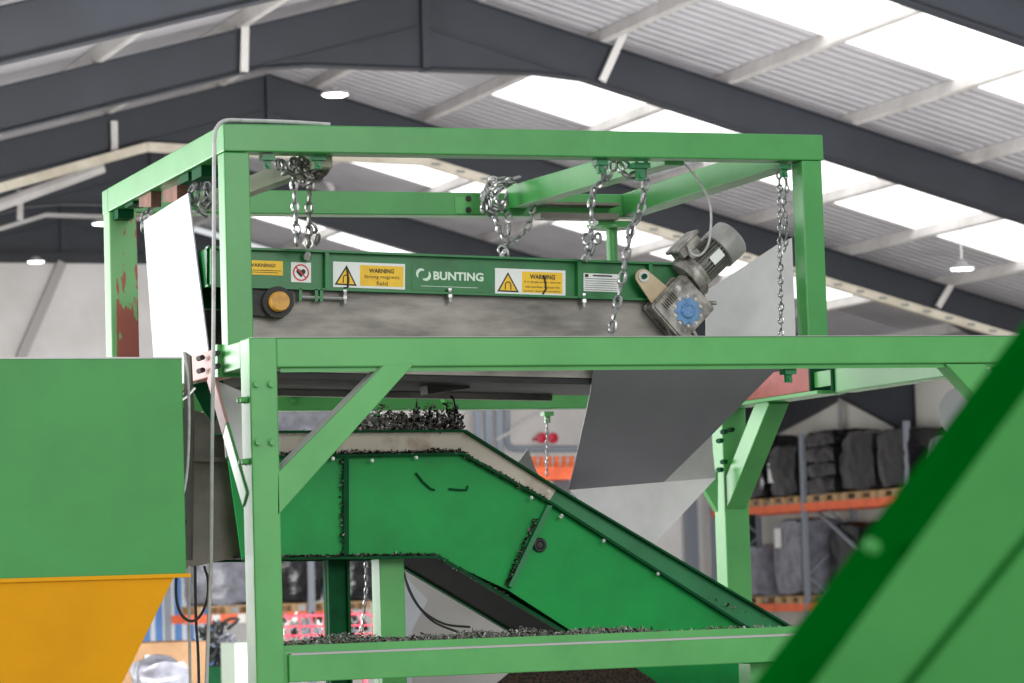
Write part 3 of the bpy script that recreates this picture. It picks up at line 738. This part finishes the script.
m = MB().tube([CP(x,y)+Vector((0,-.012,0)) for x,y in ((415,473),(422,482),(430,489),(434,490))], .005, 6); m.build('weld_mark', GK, cv); m = MB().tube([CP(x,y)+Vector((0,-.012,0)) for x,y in ((448,489),(458,490),(466,490),(467,486))], .005, 6)
m.build('weld_mark', GK, cv)
# legs
m = MB(); x0 = CP(329,600,13.3).x
m.box((x0,13.3,0),(x0+.012,13.38,2.29)).box((x0+.093,13.3,0),(x0+.105,13.38,2.29)).box((x0,13.33,0),(x0+.105,13.342,2.29)); m.build('leg', GK, cv)
x0 = CP(379,600,13.3).x; MB().box((x0,13.28,0),(x0+.122,13.4,2.29)).build('leg', G, cv, .004)
# lower conveyor mesh belt seen under the front beam
m = MB().prism([P(x,y,Y=12.9) for x,y in ((488,690),(520,664),(630,664),(668,690))], (0,.01,-.02))
tag(m.build('mesh_belt', mat('brown_mesh', (96,66,52), .6, rgb2=(24,22,22), scale=60, lo=.4, hi=.6)), 'brown and black mesh belt below the front tray beam', 'belt')
o = MB().box((P(752,660,Y=12.12).x, 12.14, 0), (P(752,660,Y=12.12).x+.16, 12.26, 1.77)).build('leg_post', G); tag(o, 'short green post under the front tray beam, beside the blurred guard', 'post')

# ------------------------------------------------------------------ hopper
HY = 11.6
hp = empty('feed_hopper', P(100,580,Y=HY), 'big green box hopper with a yellow tapering base beside the frame', 'hopper')
a = P(-60, 361, Y=HY); b = P(182, 358, Y=HY); zb = 2.238
MB().box((a.x, HY, zb), (b.x, HY+1.3, b.z)).build('hopper_box', GH, hp, .004)
x1 = P(176,574,Y=HY).x; x2 = P(122,690,Y=HY).x; z2 = P(122,690,Y=HY).z
m = MB().add([(a.x,HY+.01,zb),(x1,HY+.01,zb),(x1,HY+1.25,zb),(a.x,HY+1.25,zb),(a.x,HY+.05,z2),(x2,HY+.05,z2),(x2,HY+1,z2),(a.x,HY+1,z2)], [(0,1,2,3),(4,5,6,7),(0,1,5,4),(1,2,6,5),(2,3,7,6),(3,0,4,7)])
m.build('hopper_base', YE, hp)
MB().box((a.x,HY-.004,zb-.012),(x1+.06,HY+1.25,zb+.003)).build('flange', YE, hp)
for x_, y_ in ((a.x+.02,HY+.06),(a.x+.02,HY+1.1),(b.x-.1,HY+1.15)): MB().box((x_,y_,0),(x_+.08,y_+.08,zb if y_ > 12 else z2+.05)).build('leg', YE, hp)
m = MB().box((a.x,HY-.003,b.z-.002),(b.x+.002,HY+.02,b.z+.004))
m.build('rim', SG, hp)
# yellow leg of hopper? kept as tapered corner strip
# ------------------------------------------------------------------ chains
def link(mb, c, t, w, L=.05, Wd=.032, r=.0045):
    t = t.normalized(); w = (w-t*w.dot(t)).normalized()
    hl = L/2-Wd/2; rr = Wd/2-r; pts = []
    for k in range(5):
        a = -math.pi/2+math.pi*k/4; pts.append(c+t*(hl+rr*math.cos(a))+w*(rr*math.sin(a)))
    for k in range(5):
        a = math.pi/2+math.pi*k/4; pts.append(c+t*(-hl+rr*math.cos(a))+w*(rr*math.sin(a)))
    mb.tube(pts, r, 5, closed=True)
def chain_mb(mb, path, L=.05, Wd=.032, r=.0045, jit=.15):
    path = [Vector(p) for p in path]; pitch = L-2*r-.001
    # resample
    segs = [(a, b, (b-a).length) for a, b in zip(path, path[1:])]; tot = sum(s[2] for s in segs)
    n = max(1, int(tot/pitch)); k = 0; acc = 0
    for i in range(n):
        d = (i+.5)*tot/n
        acc = 0
        for a, b, l in segs:
            if acc+l >= d: break
            acc += l
        t = (b-a).normalized(); c = a+t*(d-acc)
        u = t.orthogonal().normalized() if abs(t.z) < .5 else (Vector((1,0,0))-t*t.x).normalized()
        v = t.cross(u); an = (math.pi/2 if i % 2 else 0)+.6+random.uniform(-jit, jit)
        link(mb, c, t, u*math.cos(an)+v*math.sin(an), L, Wd, r)
    return mb
def chain(paths, label, Y, L=.062, Wd=.042, r=.0075, m=CH, group=None, jit=.2):
    mb = MB()
    for pth in paths:
        chain_mb(mb, [P(q[0], q[1], Y=(q[2] if len(q) > 2 else Y)) for q in pth], L, Wd, r, jit)
    return tag(mb.build('lifting_chain', m), label, 'chain', group)
YF = 12.6
chain([[(293,158),(294,190),(296,220),(297,246)], [(277,158),(280,168),(287,173),(293,172)]], 'pale galvanised chain hanging straight down at the left of the label side', YF)
CHD = mat('dark_chain', (120, 118, 114), .35, metal=.85)
chain([[(329,158),(326,170),(316,180),(306,181),(300,170),(299,160)], [(304,160),(312,172),(322,168),(328,162)], [(280,160),(286,170),(297,177),(308,184),(320,178),(328,168)], [(292,158),(302,172),(312,178),(322,172),(330,164)], [(300,157),(306,166),(316,170),(324,164)], [(311,180),(309,200),(309,225),(308,248)], [(309,222),(314,230),(318,238),(316,246)]], 'dark chain looped over a lug then hanging beside the pale chain', YF-.03, m=CHD)
YB_ = 14.25
chain([[(520,177),(505,182),(491,184),(484,196),(484,210),(494,214),(503,206),(507,192)], [(512,180),(500,190),(490,200),(492,212)], [(486,188),(498,200),(505,212)], [(497,180),(488,190),(490,205),(500,210)], [(505,178),(492,180),(486,192),(488,206),(498,212)], [(515,182),(500,184),(494,196),(500,206),(508,200)], [(484,190),(482,202),(488,212),(496,218)],
       [(492,208),(498,226),(505,243)], [(508,212),(509,230),(507,246)], [(533,204),(531,220),(524,233),(512,243),(506,248)], [(505,246),(506,262)]], 'thick bundle of chain wound round the end of the crossbeam', YB_, jit=.6)
chain([[(604,160),(604,172),(603,182),(594,188),(591,205),(592,225),(590,240),(587,262)], [(581,235),(586,238),(586,250),(589,260)], [(598,232),(597,244),(591,256)], [(596,163),(602,170),(609,180)], [(613,160),(613,172),(606,182)]], 'knotted chain hanging from the front beam to the rating plate', YF, jit=.5)
chain([[(618,162),(622,172),(629,177),(637,174),(644,166)], [(620,160),(630,168),(640,165)]], 'short slack chain loop under the top front beam', 12.5, jit=.4)
chain([[(636,160),(645,164),(646,180),(643,200),(641,212),(632,226),(628,245),(624,268),(619,295),(613,320),(610,345)], [(628,240),(631,228),(640,214)]], 'long slanting chain passing in front of the torque arm', YF-.08, L=.072, Wd=.045, r=.0082)
chain([[(779,172),(780,200),(780,250),(781,300),(781,350)]], 'long fine chain hanging beside the right upper post', 12.5, L=.042, Wd=.03, r=.0052)
chain([[(785,172),(787,190),(783,205),(787,222),(786,242),(784,252)]], 'short doubled end of fine chain beside the long fine one', 12.52, L=.04, Wd=.026, r=.004, jit=.4)
chain([[(195,183),(190,195),(193,208),(203,214),(209,205),(206,190)], [(200,180),(197,200),(205,212)], [(205,180),(210,195),(200,205)]], 'coiled chain under the left side beam behind the white sheet', 13.0, jit=.6)
chain([[(146,212),(143,222),(143,232)], [(160,200),(152,208),(146,214)]], 'short chain holding the far corner of the white sheet', 14.0)
chain([[(547,418),(547,440),(547,476)]], 'thin chain hanging from the rear beam over the conveyor bend', YB+.02, L=.035, Wd=.02, r=.0035)
chain([[(366,562),(366,590),(364,615),(361,632)]], 'thin chain hanging below the conveyor between its legs', 14.2, L=.04, Wd=.022, r=.004)

# ------------------------------------------------------------------ scrap
def shreds(name, areas, label, nmul=1., big=1., wts=(3,5,2.6)):
    mb = MB()
    for (a, b, c, N, h) in areas:       # parallelogram a, a+b, a+c (world vectors), N pieces, heap height h
        for i in range(int(N*nmul)):
            u, v = random.random(), random.random()
            hh = h*(random.random()**1.6)*(.5+.9*abs(noise.noise(Vector((u*6+a.x*3, v*2, a.z)))))*1.6
            p = a+b*u+c*v+Vector((0,0,hh))
            s = random.uniform(.004, .0115)*big
            d = Vector((random.gauss(0,1), random.gauss(0,1), random.gauss(0,.5))).normalized(); e = d.orthogonal().normalized()
            d2 = (d+e*random.uniform(-.9,.9)).normalized(); w = d.cross(e)*s*random.uniform(.2,.6)
            mi = random.choices((0,1,2), wts)[0]
            mb.add([p-w, p+w, p+d*s+w, p+d*s-w, p+d*s+d2*s+w*.6, p+d*s+d2*s-w*.6], [(0,1,2,3),(3,2,4,5)], mi)
    o = mb.build(name, [SC1, SC2, SC3]); tag(o, label, 'scrap', kind='stuff'); return o
z_ = Vector((0,0,0))
def along(p0, p1, Y, depth, N, h): 
    a = P(*p0, Y=Y); b = P(*p1, Y=Y)-a
    return (a, b, Vector((0,depth,0)), N, h)
shreds('metal_shreds', [(Vector((3.73,12.12,1.9)), Vector((1.68,0,0)), Vector((0,.55,0)), 16000, .038), (Vector((5.2,12.12,1.9)), Vector((2.1,0,0)), Vector((0,.45,0)), 7000, .02)],
       'grey and black metal shreds heaped along the lower front tray', 1.25, .85, (2.6,5,3))
shreds('metal_shreds', [along((281,432),(463,431),YC0-.03,.5,1200,.008), along((355,431),(464,431),YC0,.4,3800,.09)], 'spiky black shreds piled on top of the conveyor cover')
# taller spikes
mb = MB()
for (px, h) in ((360,18),(368,12),(399,17),(404,12),(416,32),(418,22),(430,28),(436,22),(444,14),(449,30),(452,24),(455,36),(458,26),(462,18),(425,12),(410,14)):
    p = P(px, 432, Y=YC0+.1); H = h/228
    q = [p+Vector((random.uniform(-.012,.012)*(k>0), random.uniform(-.01,.01), H*k/4)) for k in range(5)]
    mb.tube(q, [.012,.009,.008,.007,.004], 5)
    for k in range(10):
        b_ = q[random.randint(1,4)]; s = .02
        d = Vector((random.gauss(0,1), random.gauss(0,1), random.gauss(0,1))).normalized(); e = d.orthogonal()*.006
        mb.add([b_-e, b_+e, b_+d*s+e, b_+d*s-e], [(0,1,2,3)], random.choice((0,0,1)))
tag(mb.build('shred_spikes', [SC1, SC2]), 'upright clumps of black shreds bristling above the conveyor cover', 'scrap', kind='stuff')
shreds('metal_shreds', [along((281,457),(462,453),YC0-.04,.03,2200,.016), along((460,453),(548,502),YC0-.04,.03,1200,.014), along((283,557),(437,555),YC0-.035,.03,1500,.004), along((437,556),(510,598),YC0-.035,.03,700,.006),
        along((536,520),(507,586),YC0-.035,.02,420,.008), along((342,460),(343,556),YC0-.032,.02,160,.002)], 'dark shreds caught along the ledges of the conveyor side', .8, .8, (12,2,.4))
shreds('metal_shreds', [along((700,598),(775,620),YC0-.04,.3,60,.02), along((3*0+500,489-38*0),(560,492),YC0,.3,150,.03)], 'few shreds lying on the sloping green conveyor cover')

# ------------------------------------------------------------------ cables
def sm(pts, n=6):
    out = []
    for i in range(len(pts)-1):
        p0 = pts[max(i-1,0)]; p1 = pts[i]; p2 = pts[i+1]; p3 = pts[min(i+2,len(pts)-1)]
        for k in range(n):
            t = k/n; out.append(.5*((2*p1)+(p2-p0)*t+(2*p0-5*p1+4*p2-p3)*t*t+(3*p1-p0-3*p2+p3)*t**3))
    return out+[pts[-1]]
def cable(name, pts, r, m, label, Y=None):
    p = [P(q[0], q[1], Y=(q[2] if len(q) > 2 else Y)) for q in pts]
    return tag(MB().tube(sm(p), r, 8).build(name, m), label, 'cable')
cable('conduit_cable', [(330,124.5,12.4),(290,122,12.4),(245,120.5,12.36),(226,120.5,12.3),(218,126,12.22),(214.5,140,12.2),(214,200,12.2),(213.5,330,12.2),(212,450,12.2),(211,560,12.2),(208,640,12.2),(206,700,12.2)], .0085, CABLE, 'grey conduit bent over the top frame corner and running straight down')
cable('conduit_cable', [(176,520),(186,480),(189,430),(188,380),(184,352)], .006, CABLE, 'thin grey cable hugging the edge of the green hopper', 11.9)
cable('conduit_cable', [(186,520),(179,550),(176,590),(180,612),(190,621),(200,616),(207,600),(208,580),(204,566)], .006, CABLED, 'dark cable hanging in a loop beside the yellow hopper base', 12.3)
cable('conduit_cable', [(189,566),(189,610),(190,700),(190,1040)], .0065, CABLE, 'straight grey cable dropping behind the looped cable, nearer the hopper', 12.5)
cable('conduit_cable', [(195,566),(196,620),(199,700),(199,1040)], .0065, CABLED, 'straight dark cable dropping behind the looped cable, nearer the post', 12.5)
cable('motor_cable', [(683,163,12.45),(692,172,12.5),(703,188,12.6),(710,205,12.65),(711,225,12.64),(708,245,12.63),(700,255,12.62),(692,254,12.62),(688,246,12.64)], .006, CABLE, 'grey green cable arching down to the geared motor')
cable('bracket_cable', [(404,575),(412,595),(424,612),(445,624),(470,627)], .006, CABLED, 'upper black cable drooping under the conveyor belly', 14.3)
cable('bracket_cable', [(404,572),(408,588),(418,606),(434,622),(458,632)], .006, CABLED, 'lower black cable drooping under the conveyor belly', 14.35)

# ------------------------------------------------------------------ foreground guard
gq = lambda x, y, d: D(x, y, d)
fgd = empty('machine_guard', gq(940,640,3.6), 'out of focus green machine guard slanting across the lower right corner', 'guard')
ext = fw*.12
MB().prism([gq(1100,291,3.6), gq(797,707,3.6), gq(1100,707,3.6)], ext).build('side_panel', GF, fgd)
MB().prism([gq(1112,225,3.72), gq(752,707,3.72), gq(797,707,3.6), gq(1100,291,3.6)], ext).build('edge_flange', GFD, fgd)
MB().prism([gq(1100,443,3.598), gq(885,707,3.598), gq(894,707,3.598), gq(1100,454,3.598)], -fw*.001).build('panel_seam', GFD, fgd)
MB().lathe(gq(873,547,3.62), -fw, [(-.03,.009),(.004,.009),(.007,.005),(.007,0)]).build('bolt', GF, fgd)
q = gq(1080, 700, 3.66); MB().box((q.x-.04,q.y-.04,0),(q.x+.04,q.y+.04,q.z)).build('leg', GF, fgd)
c = P(968, 412, Y=14.0); dd_ = (c-CAM).normalized()
o = MB().cyl(c, c+Vector((.02,.05,0)), .15, 40).box((c.x-.03,c.y+.01,0),(c.x+.03,c.y+.05,c.z)).build('round_cover', GREYD); tag(o, 'plain grey round cover partly hidden behind the blurred green guard', 'cover')

# ------------------------------------------------------------------ racks and goods
def lumpy(mb, a, b, seed, amp=.05, n=6, mi=0):
    n = 12
    a = Vector(a); b = Vector(b); c = (a+b)/2; h = (b-a)/2
    vs = []; fs = []; idx = {}
    def vid(i, j, k):
        key = (i, j, k)
        if key not in idx:
            p = Vector((i/n*2-1, j/n*2-1, k/n*2-1))
            rr = 1-.045*(p.x**2*p.y**2+p.y**2*p.z**2+p.x**2*p.z**2)
            q = c+Vector((p.x*h.x*rr, p.y*h.y*rr, p.z*h.z*rr))
            q += noise.noise_vector(q*2.1+Vector((seed*3.7, seed*2.3, 0)))*amp*.8+noise.noise_vector(q*6+Vector((seed, seed*5, 0)))*amp*.7
            idx[key] = len(vs); vs.append(q)
        return idx[key]
    for i in range(n):
        for j in range(n):
            for A in (0, n):
                fs.append((vid(i,j,A), vid(i+1,j,A), vid(i+1,j+1,A), vid(i,j+1,A)))
                fs.append((vid(i,A,j), vid(i+1,A,j), vid(i+1,A,j+1), vid(i,A,j+1)))
                fs.append((vid(A,i,j), vid(A,i+1,j), vid(A,i+1,j+1), vid(A,i,j+1)))
    mb.add(vs, fs, mi, True); return mb
def pallet_load(x0, y0, z, wx, wy, h, m, label, seed, tag_at=None, layers=1, group=None):
    o = empty('wrapped_pallet', (x0+wx/2, y0+wy/2, z), label, 'pallet load', group)
    mb = MB()
    for k in range(6): mb.box((x0, y0+k*wy/6, z+.12), (x0+wx, y0+k*wy/6+wy/6*.75, z+.145))
    for k in range(3):
        for j in range(3): mb.box((x0+k*(wx-.1)/2, y0+j*(wy-.12)/2, z+.02), (x0+k*(wx-.1)/2+.1, y0+j*(wy-.12)/2+.12, z+.12))
        mb.box((x0+k*(wx-.1)/2, y0, z), (x0+k*(wx-.1)/2+.1, y0+wy, z+.02))
    mb.build('pallet', WOOD, o)
    mb = MB()
    for l in range(layers):
        e = random.uniform(-.04, .04)
        lumpy(mb, (x0-.02+e, y0-.02+e, z+.15+h*l/layers), (x0+wx+.02+e, y0+wy+.02+e, z+.15+h*(l+1)/layers+.02), seed+l, .05 if layers == 1 else .035, 7)
    mb.build('wrapped_goods', m, o)
    if tag_at:
        p = Vector(tag_at); MB().box(p, p+Vector((-.006, .28, .38))).build('paper_label', WH, o)
    return o
XK = 26.3
rk = empty('pallet_rack', (XK, 52, 0), 'orange and grey pallet rack standing along the right wall', 'rack')
ups = (46.3, 49.3, 52.25, 55.2)
ups = (43.9, 48.0, 52.2, 56.4)
for y in ups:
    for x in (XK, XK+1.05):
        m = MB().box((x, y-.06, 0), (x+.08, y+.06, 4.75))
        m.build('upright', RGR, rk)
    m = MB()
    for k in range(5): m.bar((XK+.04, y, .3+k*.85), (XK+1.1, y, .3+(k+1)*.85) if k % 2 == 0 else (XK+1.1, y, .3+k*.85), .04, .04) if k % 2 == 0 else m.bar((XK+1.1, y, .3+k*.85), (XK+.04, y, .3+(k+1)*.85), .04, .04)
    m.build('bracing', RGR, rk)
ZS = (1.46, 3.40)
for zt in ZS:
    for ya, yb in zip(ups, ups[1:]):
        for x in (XK-.01, XK+1.05):
            MB().box((x, ya+.06, zt-.15), (x+.06, yb-.06, zt)).build('beam', ORA, rk)
m = MB()
for s_ in ((49.2, 51.2),): m.bar((XK+.2, 48.3, 1.5), (XK+.2, 51.9, 3.2), .05, .06).bar((XK+.2, 48.3, 3.2), (XK+.2, 51.9, 1.5), .05, .06)
m.build('rear_bracing', RGR, rk)
z = ZS[1]+.0
pallet_load(XK+.0, 52.45, z, 1.1, 1.2, 1.0, WRAPG if 0 else WRAP, 'black wrapped pallet with a white paper label, upper rack level', 3, (XK-.03, 53.3, z+.45))
pallet_load(XK+.0, 54.0, z, 1.1, 1.2, 1.25, WRAP, 'black wrapped pallet at the far end of the upper rack level', 4)
pallet_load(XK+.0, 50.8, z, 1.1, 1.2, 1.2, WRAP, 'stack of black bagged tyres-like bundles right of the rack upright', 5, layers=4)['label'] = 'layered black bundles wrapped on a pallet, just right of the middle rack upright'
pallet_load(XK+.0, 49.3, z, 1.1, 1.3, 1.1, WRAP, 'black wrapped pallet with a brown patch on the upper rack level', 6)['label'] = 'second black wrapped pallet right of the middle rack upright, upper level'
pallet_load(XK+.0, 47.9, z, 1.1, 1.2, 1.1, WRAP, 'smooth black wrapped pallet beside the right rack upright', 7)
pallet_load(XK+.0, 46.0, z, 1.1, 1.2, .85, WRAPG, 'grey plastic wrapped pallet at the guard edge of the upper rack', 8)
z = ZS[0]
pallet_load(XK+.0, 52.4, z, 1.1, 1.15, 1.5, WRAPG, 'grey shrink-wrapped pallet with a paper label, lower rack level', 9, (XK-.04, 53.1, z+1.1))
pallet_load(XK+.0, 54.3, z, 1.1, 1.1, 1.0, WRAPG, 'pale shrink-wrapped pallet just behind the green rear post', 10)
pallet_load(XK+.3, 50.5, z, 1.0, 1.3, 1.35, WRAP, 'dark wrapped load behind the crossed bracing, nearer the upright', 11)
pallet_load(XK+.3, 48.6, z, 1.0, 1.3, 1.3, WRAP, 'dark wrapped load behind the crossed bracing, nearer the guard', 12)
mb = MB().box((27.2, 45.0, 0), (27.35, 45.12, 4)); 
# tall grey door post + pipes on end wall
m = MB()
for a, b, w_ in (((692,500),(692,600),.25),):
    p = P(a[0], 560, Y=56.9); m.box((p.x-.12, 56.8, 0), (p.x+.12, 57.0, 3.9))
tag(m.build('wall_stanchion', RGR), 'grey upright stanchion on the end wall behind the conveyor', 'post')
m = MB(); Yw = 56.9
pts = [P(507,380,Y=Yw), P(507,449,Y=Yw), P(578,449,Y=Yw), P(700,447,Y=Yw)]
m.tube(pts[:1]+[pts[1]+Vector((0,0,.15)), pts[1]+Vector((.05,0,.05)), pts[1]+Vector((.15,0,0)), pts[2], pts[3]], .07, 8)
tag(m.build('duct_pipe', PIPE), 'blue-grey pipe turning a corner on the white end wall', 'pipe')
for k, px in enumerate((477, 487, 498)):
    a = P(px, 370, Y=56.5); m = MB().box((a.x-.07, 56.5, 3.6), (a.x+.07, 56.6, 6)); m.build('wall_duct', PIPE)
    tag(bpy.data.objects[m and 'wall_duct' if k == 0 else 'wall_duct.%03d' % k], ['leftmost of three vertical blue-grey ducts on the end wall', 'middle of three vertical blue-grey ducts on the end wall', 'rightmost of three vertical blue-grey ducts on the end wall'][k], 'duct', 'vertical ducts on the end wall')
m = MB().bar(P(496,440,Y=56.5), P(545,412,Y=56.5), .03, .05); tag(m.build('brace_rod', PUR), 'thin grey diagonal rod crossing the end wall above the conveyor', 'rod')
a = P(400,370,Y=40); 
pallet_load(P(262,430,Y=50).x, 50.02, 3.9, 1.5, 1.0, 1.1, WRAPG, 'silvery wrapped pallet seen between the front post and knee brace', 31)
# orange crate row
a = P(526,480,Y=45); b = P(576,456,Y=45)
oc = empty('orange_reel_crate', a, 'orange crate filled with a row of orange reels behind the conveyor', 'crate')
MB().box((a.x, 45.05, a.z), (b.x, 45.9, a.z+.2)).build('crate_body', ORA, oc)
for x_ in (a.x, b.x-.08): MB().box((x_, 45.1, 0), (x_+.08, 45.85, a.z)).build('stand_leg', RGR, oc)
m = MB()
for k in range(7):
    x = a.x+.06+k*(b.x-a.x-.1)/6; m.lathe((x, 45.1, a.z+.15), (0,0,1), [(0,.05),(.12,.05),(.15,.03),(.2,.045),(.23,.04),(.24,0)], 12)
m.build('reel', HUB, oc)
for px, w_ in ((542, 'left'), (553, 'right')):
    c = P(px, 438, Y=56.8); m = MB().lathe(c, (0,-1,0), [(-.03,.11),(.02,.11),(.04,.05),(.05,0)], 16).cyl(c+Vector((0,.02,0)), c+Vector((0,.5,0)), .03, 8)
    tag(m.build('valve_wheel', RED), w_+' one of two small red valve wheels on the end wall', 'valve')

# left background through the gap beside the hopper
rk2 = empty('pallet_rack', (14, 50, 0), 'rack with an orange and white beam behind the looped cable', 'rack')
zt = 1.66; x0 = P(186,615,Y=50).x; x1 = P(330,610,Y=50).x
L_ = x1-x0
x1 += .4
for q in (50, 51): MB().box((x0,q,zt-.15),(x1,q+.06,zt)).build('beam', ORA, rk2); MB().box((x0,q,3.75),(x1+1.5,q+.06,3.9)).build('beam', ORA, rk2)
for q in (x0-.1, x1): MB().box((q,50.97,0),(q+.1,51.07,4)).build('upright', RGR, rk2)
m = MB()
for px in (212, 238): a = P(px,615,Y=50); MB().box((a.x,49.99,zt-.149),(a.x+.14,50,zt-.001)).build('beam_stripe', WH, rk2)
for px in (311,): 
    a = P(px,600,Y=50); MB().box((a.x-.06,49.95,0),(a.x+.06,50.05,4)).build('upright', RGR, rk2)
pallet_load(P(196,600,Y=50).x, 50.02, zt, 1.15, 1.0, 1.0, WRAPG, 'grey wrapped pallet on the rack behind the looped cable', 21)
pallet_load(P(262,600,Y=50).x, 50.02, zt, 1.2, 1.0, 1.2, WRAP, 'dark wrapped pallet on the rack beside the main post', 22)
pallet_load(P(335,600,Y=50).x, 50.02, zt, 1.2, 1.0, 1.0, WRAP, 'dark wrapped pallet seen between the conveyor legs', 23)
# strip curtain
a = P(118,640,Y=56); b = P(212,640,Y=56)
sc_ = empty('strip_curtain', (a.x, 56, 0), 'blue and white strip curtain behind the yellow hopper base', 'curtain')
k = 0; x = a.x
while x < b.x:
    w_ = random.choice((.1,.14,.2)); MB().box((x,56+.01*(k % 2),0),(x+w_-.01,56.02+.01*(k % 2),2.75)).build('strip', (BLUE, PALE, PALE, BLUE, PALE)[k % 5], sc_); x += w_; k += 1
bx_ = MB().box((P(100,645,Y=30).x,30,0),(P(207,645,Y=30).x,31,P(150,643,Y=30).z)).build('cardboard_box', CARD, None, .01); tag(bx_, 'brown cardboard box behind the yellow hopper base', 'box')
MB().cyl(P(147,667,Y=29.985), P(147,655,Y=29.985), .03, 10).build('tape_label', WH, bx_)
m = lumpy(MB(), P(142,700,Y=26), P(186,661,Y=26)+Vector((0,.4,0)), 3, .08, 8); tag(m.build('foil_bundle', WRAPG), 'crumpled silver plastic bundle in front of the cardboard box', 'bundle')
q = P(164,690,Y=26); tag(MB().box((q.x-.3,25.9,0),(q.x+.3,26.5,q.z)).build('storage_crate', CARD), 'brown crate carrying the crumpled silver plastic bundle', 'crate')
m = MB().box((P(236,700,Y=28).x,28,0),(P(262,700,Y=28).x,28.5,P(240,643,Y=28).z)); tag(m.build('pale_cabinet', CABW), 'pale green cabinet just left of the main post', 'cabinet')
q = P(222,666,Y=34); tag(MB().box((q.x-.25,33.9,0),(q.x+.2,34.5,q.z)).build('storage_crate', GK), 'dark green crate beneath the tangle of black cables', 'crate')
m = MB()
for k in range(40):
    a = P(random.uniform(208,236), random.uniform(625,665), Y=34)+Vector((0,random.uniform(0,.4),0)); pts = [a+Vector((random.uniform(-.15,.15),random.uniform(-.1,.1),random.uniform(-.12,.12))) for _ in range(3)]
    m.tube(sm([a]+pts, 3), .02, 5, mi=random.choice((0,0,1)))
tag(m.build('cable_tangle', [CABLED, WRAPG]), 'tangle of black cables and plastic left of the main post', 'cables', kind='stuff')
# red trolley with bottles
YT = 30
tr = empty('red_trolley', P(330,640,Y=YT), 'red wire trolley loaded with small bottles beneath the conveyor', 'trolley')
a = P(270,617,Y=YT); b = P(373,613,Y=YT)
m = MB().tube([a, P(368,613.5,Y=YT), P(374,617,Y=YT), P(374,640,Y=YT)], .016, 6).tube([P(270,627,Y=YT), P(374,625,Y=YT)], .01, 6).tube([P(270,636,Y=YT), P(374,634,Y=YT)], .01, 6)
for px in range(276, 372, 12): m.tube([P(px,616,Y=YT), P(px,642,Y=YT)], .008, 5)
m.build('wire_basket', RED, tr)
q0 = P(270,640,Y=YT); q1 = P(374,640,Y=YT)
MB().box((q0.x,YT,q1.z-.06),(q1.x,YT+.6,q1.z-.03)).build('shelf', GREYD, tr)
for x_ in (q0.x, q1.x-.04): MB().box((x_,YT+.25,0),(x_+.04,YT+.3,q1.z-.06)).build('leg', RED, tr)
for px, (x, y) in enumerate([(random.uniform(275,368), random.uniform(618,634)) for _ in range(60)]):
    pass
for i in range(44):
    px = 274+(i % 15)*6.6+random.uniform(-1.5,1.5); row = i//15
    c = P(px, 634-row*8+random.uniform(-1.5,1.5), Y=YT+.1+row*.12)
    d = Vector((random.uniform(-.5,.5), random.uniform(-.3,.3), 1)).normalized()
    c.z = max(q1.z+.02, c.z) if row == 0 else c.z
    m = MB().lathe(c-d*.05, d, [(0,.0),(0,.03),(.07,.03),(.085,.014),(.11,.014),(.11,0)], 8)
    tag(m.build('small_bottle', random.choice((WRAP, WRAPG, WH, GREYD))), 'small bottle lying among others in the red trolley', 'bottle', 'bottles in the red trolley')
# pale machine panels seen under / behind the conveyor
m = MB().prism([P(x,y,Y=16.5) for x,y in ((404,566),(442,560),(520,640),(560,700),(560,960),(385,960),(385,650))], (0,.05,0))
tag(m.build('cover_panel', mat('pale_mauve_panel', (176,168,166), .5, rgb2=(150,136,134), scale=1.2)), 'pale grey panel standing behind the conveyor legs', 'panel')
m = MB().prism([P(x,y,Y=16.4) for x,y in ((404,575),(428,600),(412,630),(412,960),(404,960))], (0,.05,0))
tag(m.build('white_plate', SW), 'small white plate beside the light green conveyor leg', 'plate')
m = MB().prism([P(x,y,Y=13.8) for x,y in ((514,468),(528,449),(536,470),(546,488))], (0,.01,0))
tag(m.build('pointed_plate', SG), 'small pointed grey plate poking above the conveyor slope', 'plate')

# ------------------------------------------------------------------ light
wd = bpy.data.worlds.new('world'); sc.world = wd; wd.use_nodes = True
nt = wd.node_tree; bg = nt.nodes['Background']
bg.inputs['Color'].default_value = (.93, .96, 1.0, 1); bg.inputs['Strength'].default_value = .75
def area(name, loc, target, size, power, color=(1,1,1), sy=None):
    l = bpy.data.lights.new(name, 'AREA'); l.energy = power; l.size = size; l.color = color
    if sy: l.shape = 'RECTANGLE'; l.size_y = sy
    o = bpy.data.objects.new(name, l); col.objects.link(o); o.location = loc
    o.rotation_euler = (Vector(target)-Vector(loc)).to_track_quat('-Z', 'Y').to_euler(); return o
area('side_door_light', (-9, 15, 4.5), (5, 14, 3), 7, 1700, (1, 1, 1), 5)
area('back_left_door_light', (-4, 31, 4.5), (4, 13, 3.6), 9, 1500, (1, 1, 1), 6)
area('front_fill_light', (6, -8, 8), (6, 14, 2.5), 8, 1400, (1, .99, .97), 6)  # unseen fill lamp added behind the camera for the front faces
area('hall_fill_light', (12, 18, 1.5), (14, 48, 7.5), 14, 3300, (1, .99, .98), 2.5)  # unseen lamp added inside to brighten the roof and end wall
area('floor_bounce_fill', (7, 42, .3), (7, 42, 9), 18, 1150, (1, .99, .98), 26)  # added upward lamp, stands in for light bounced off the floor
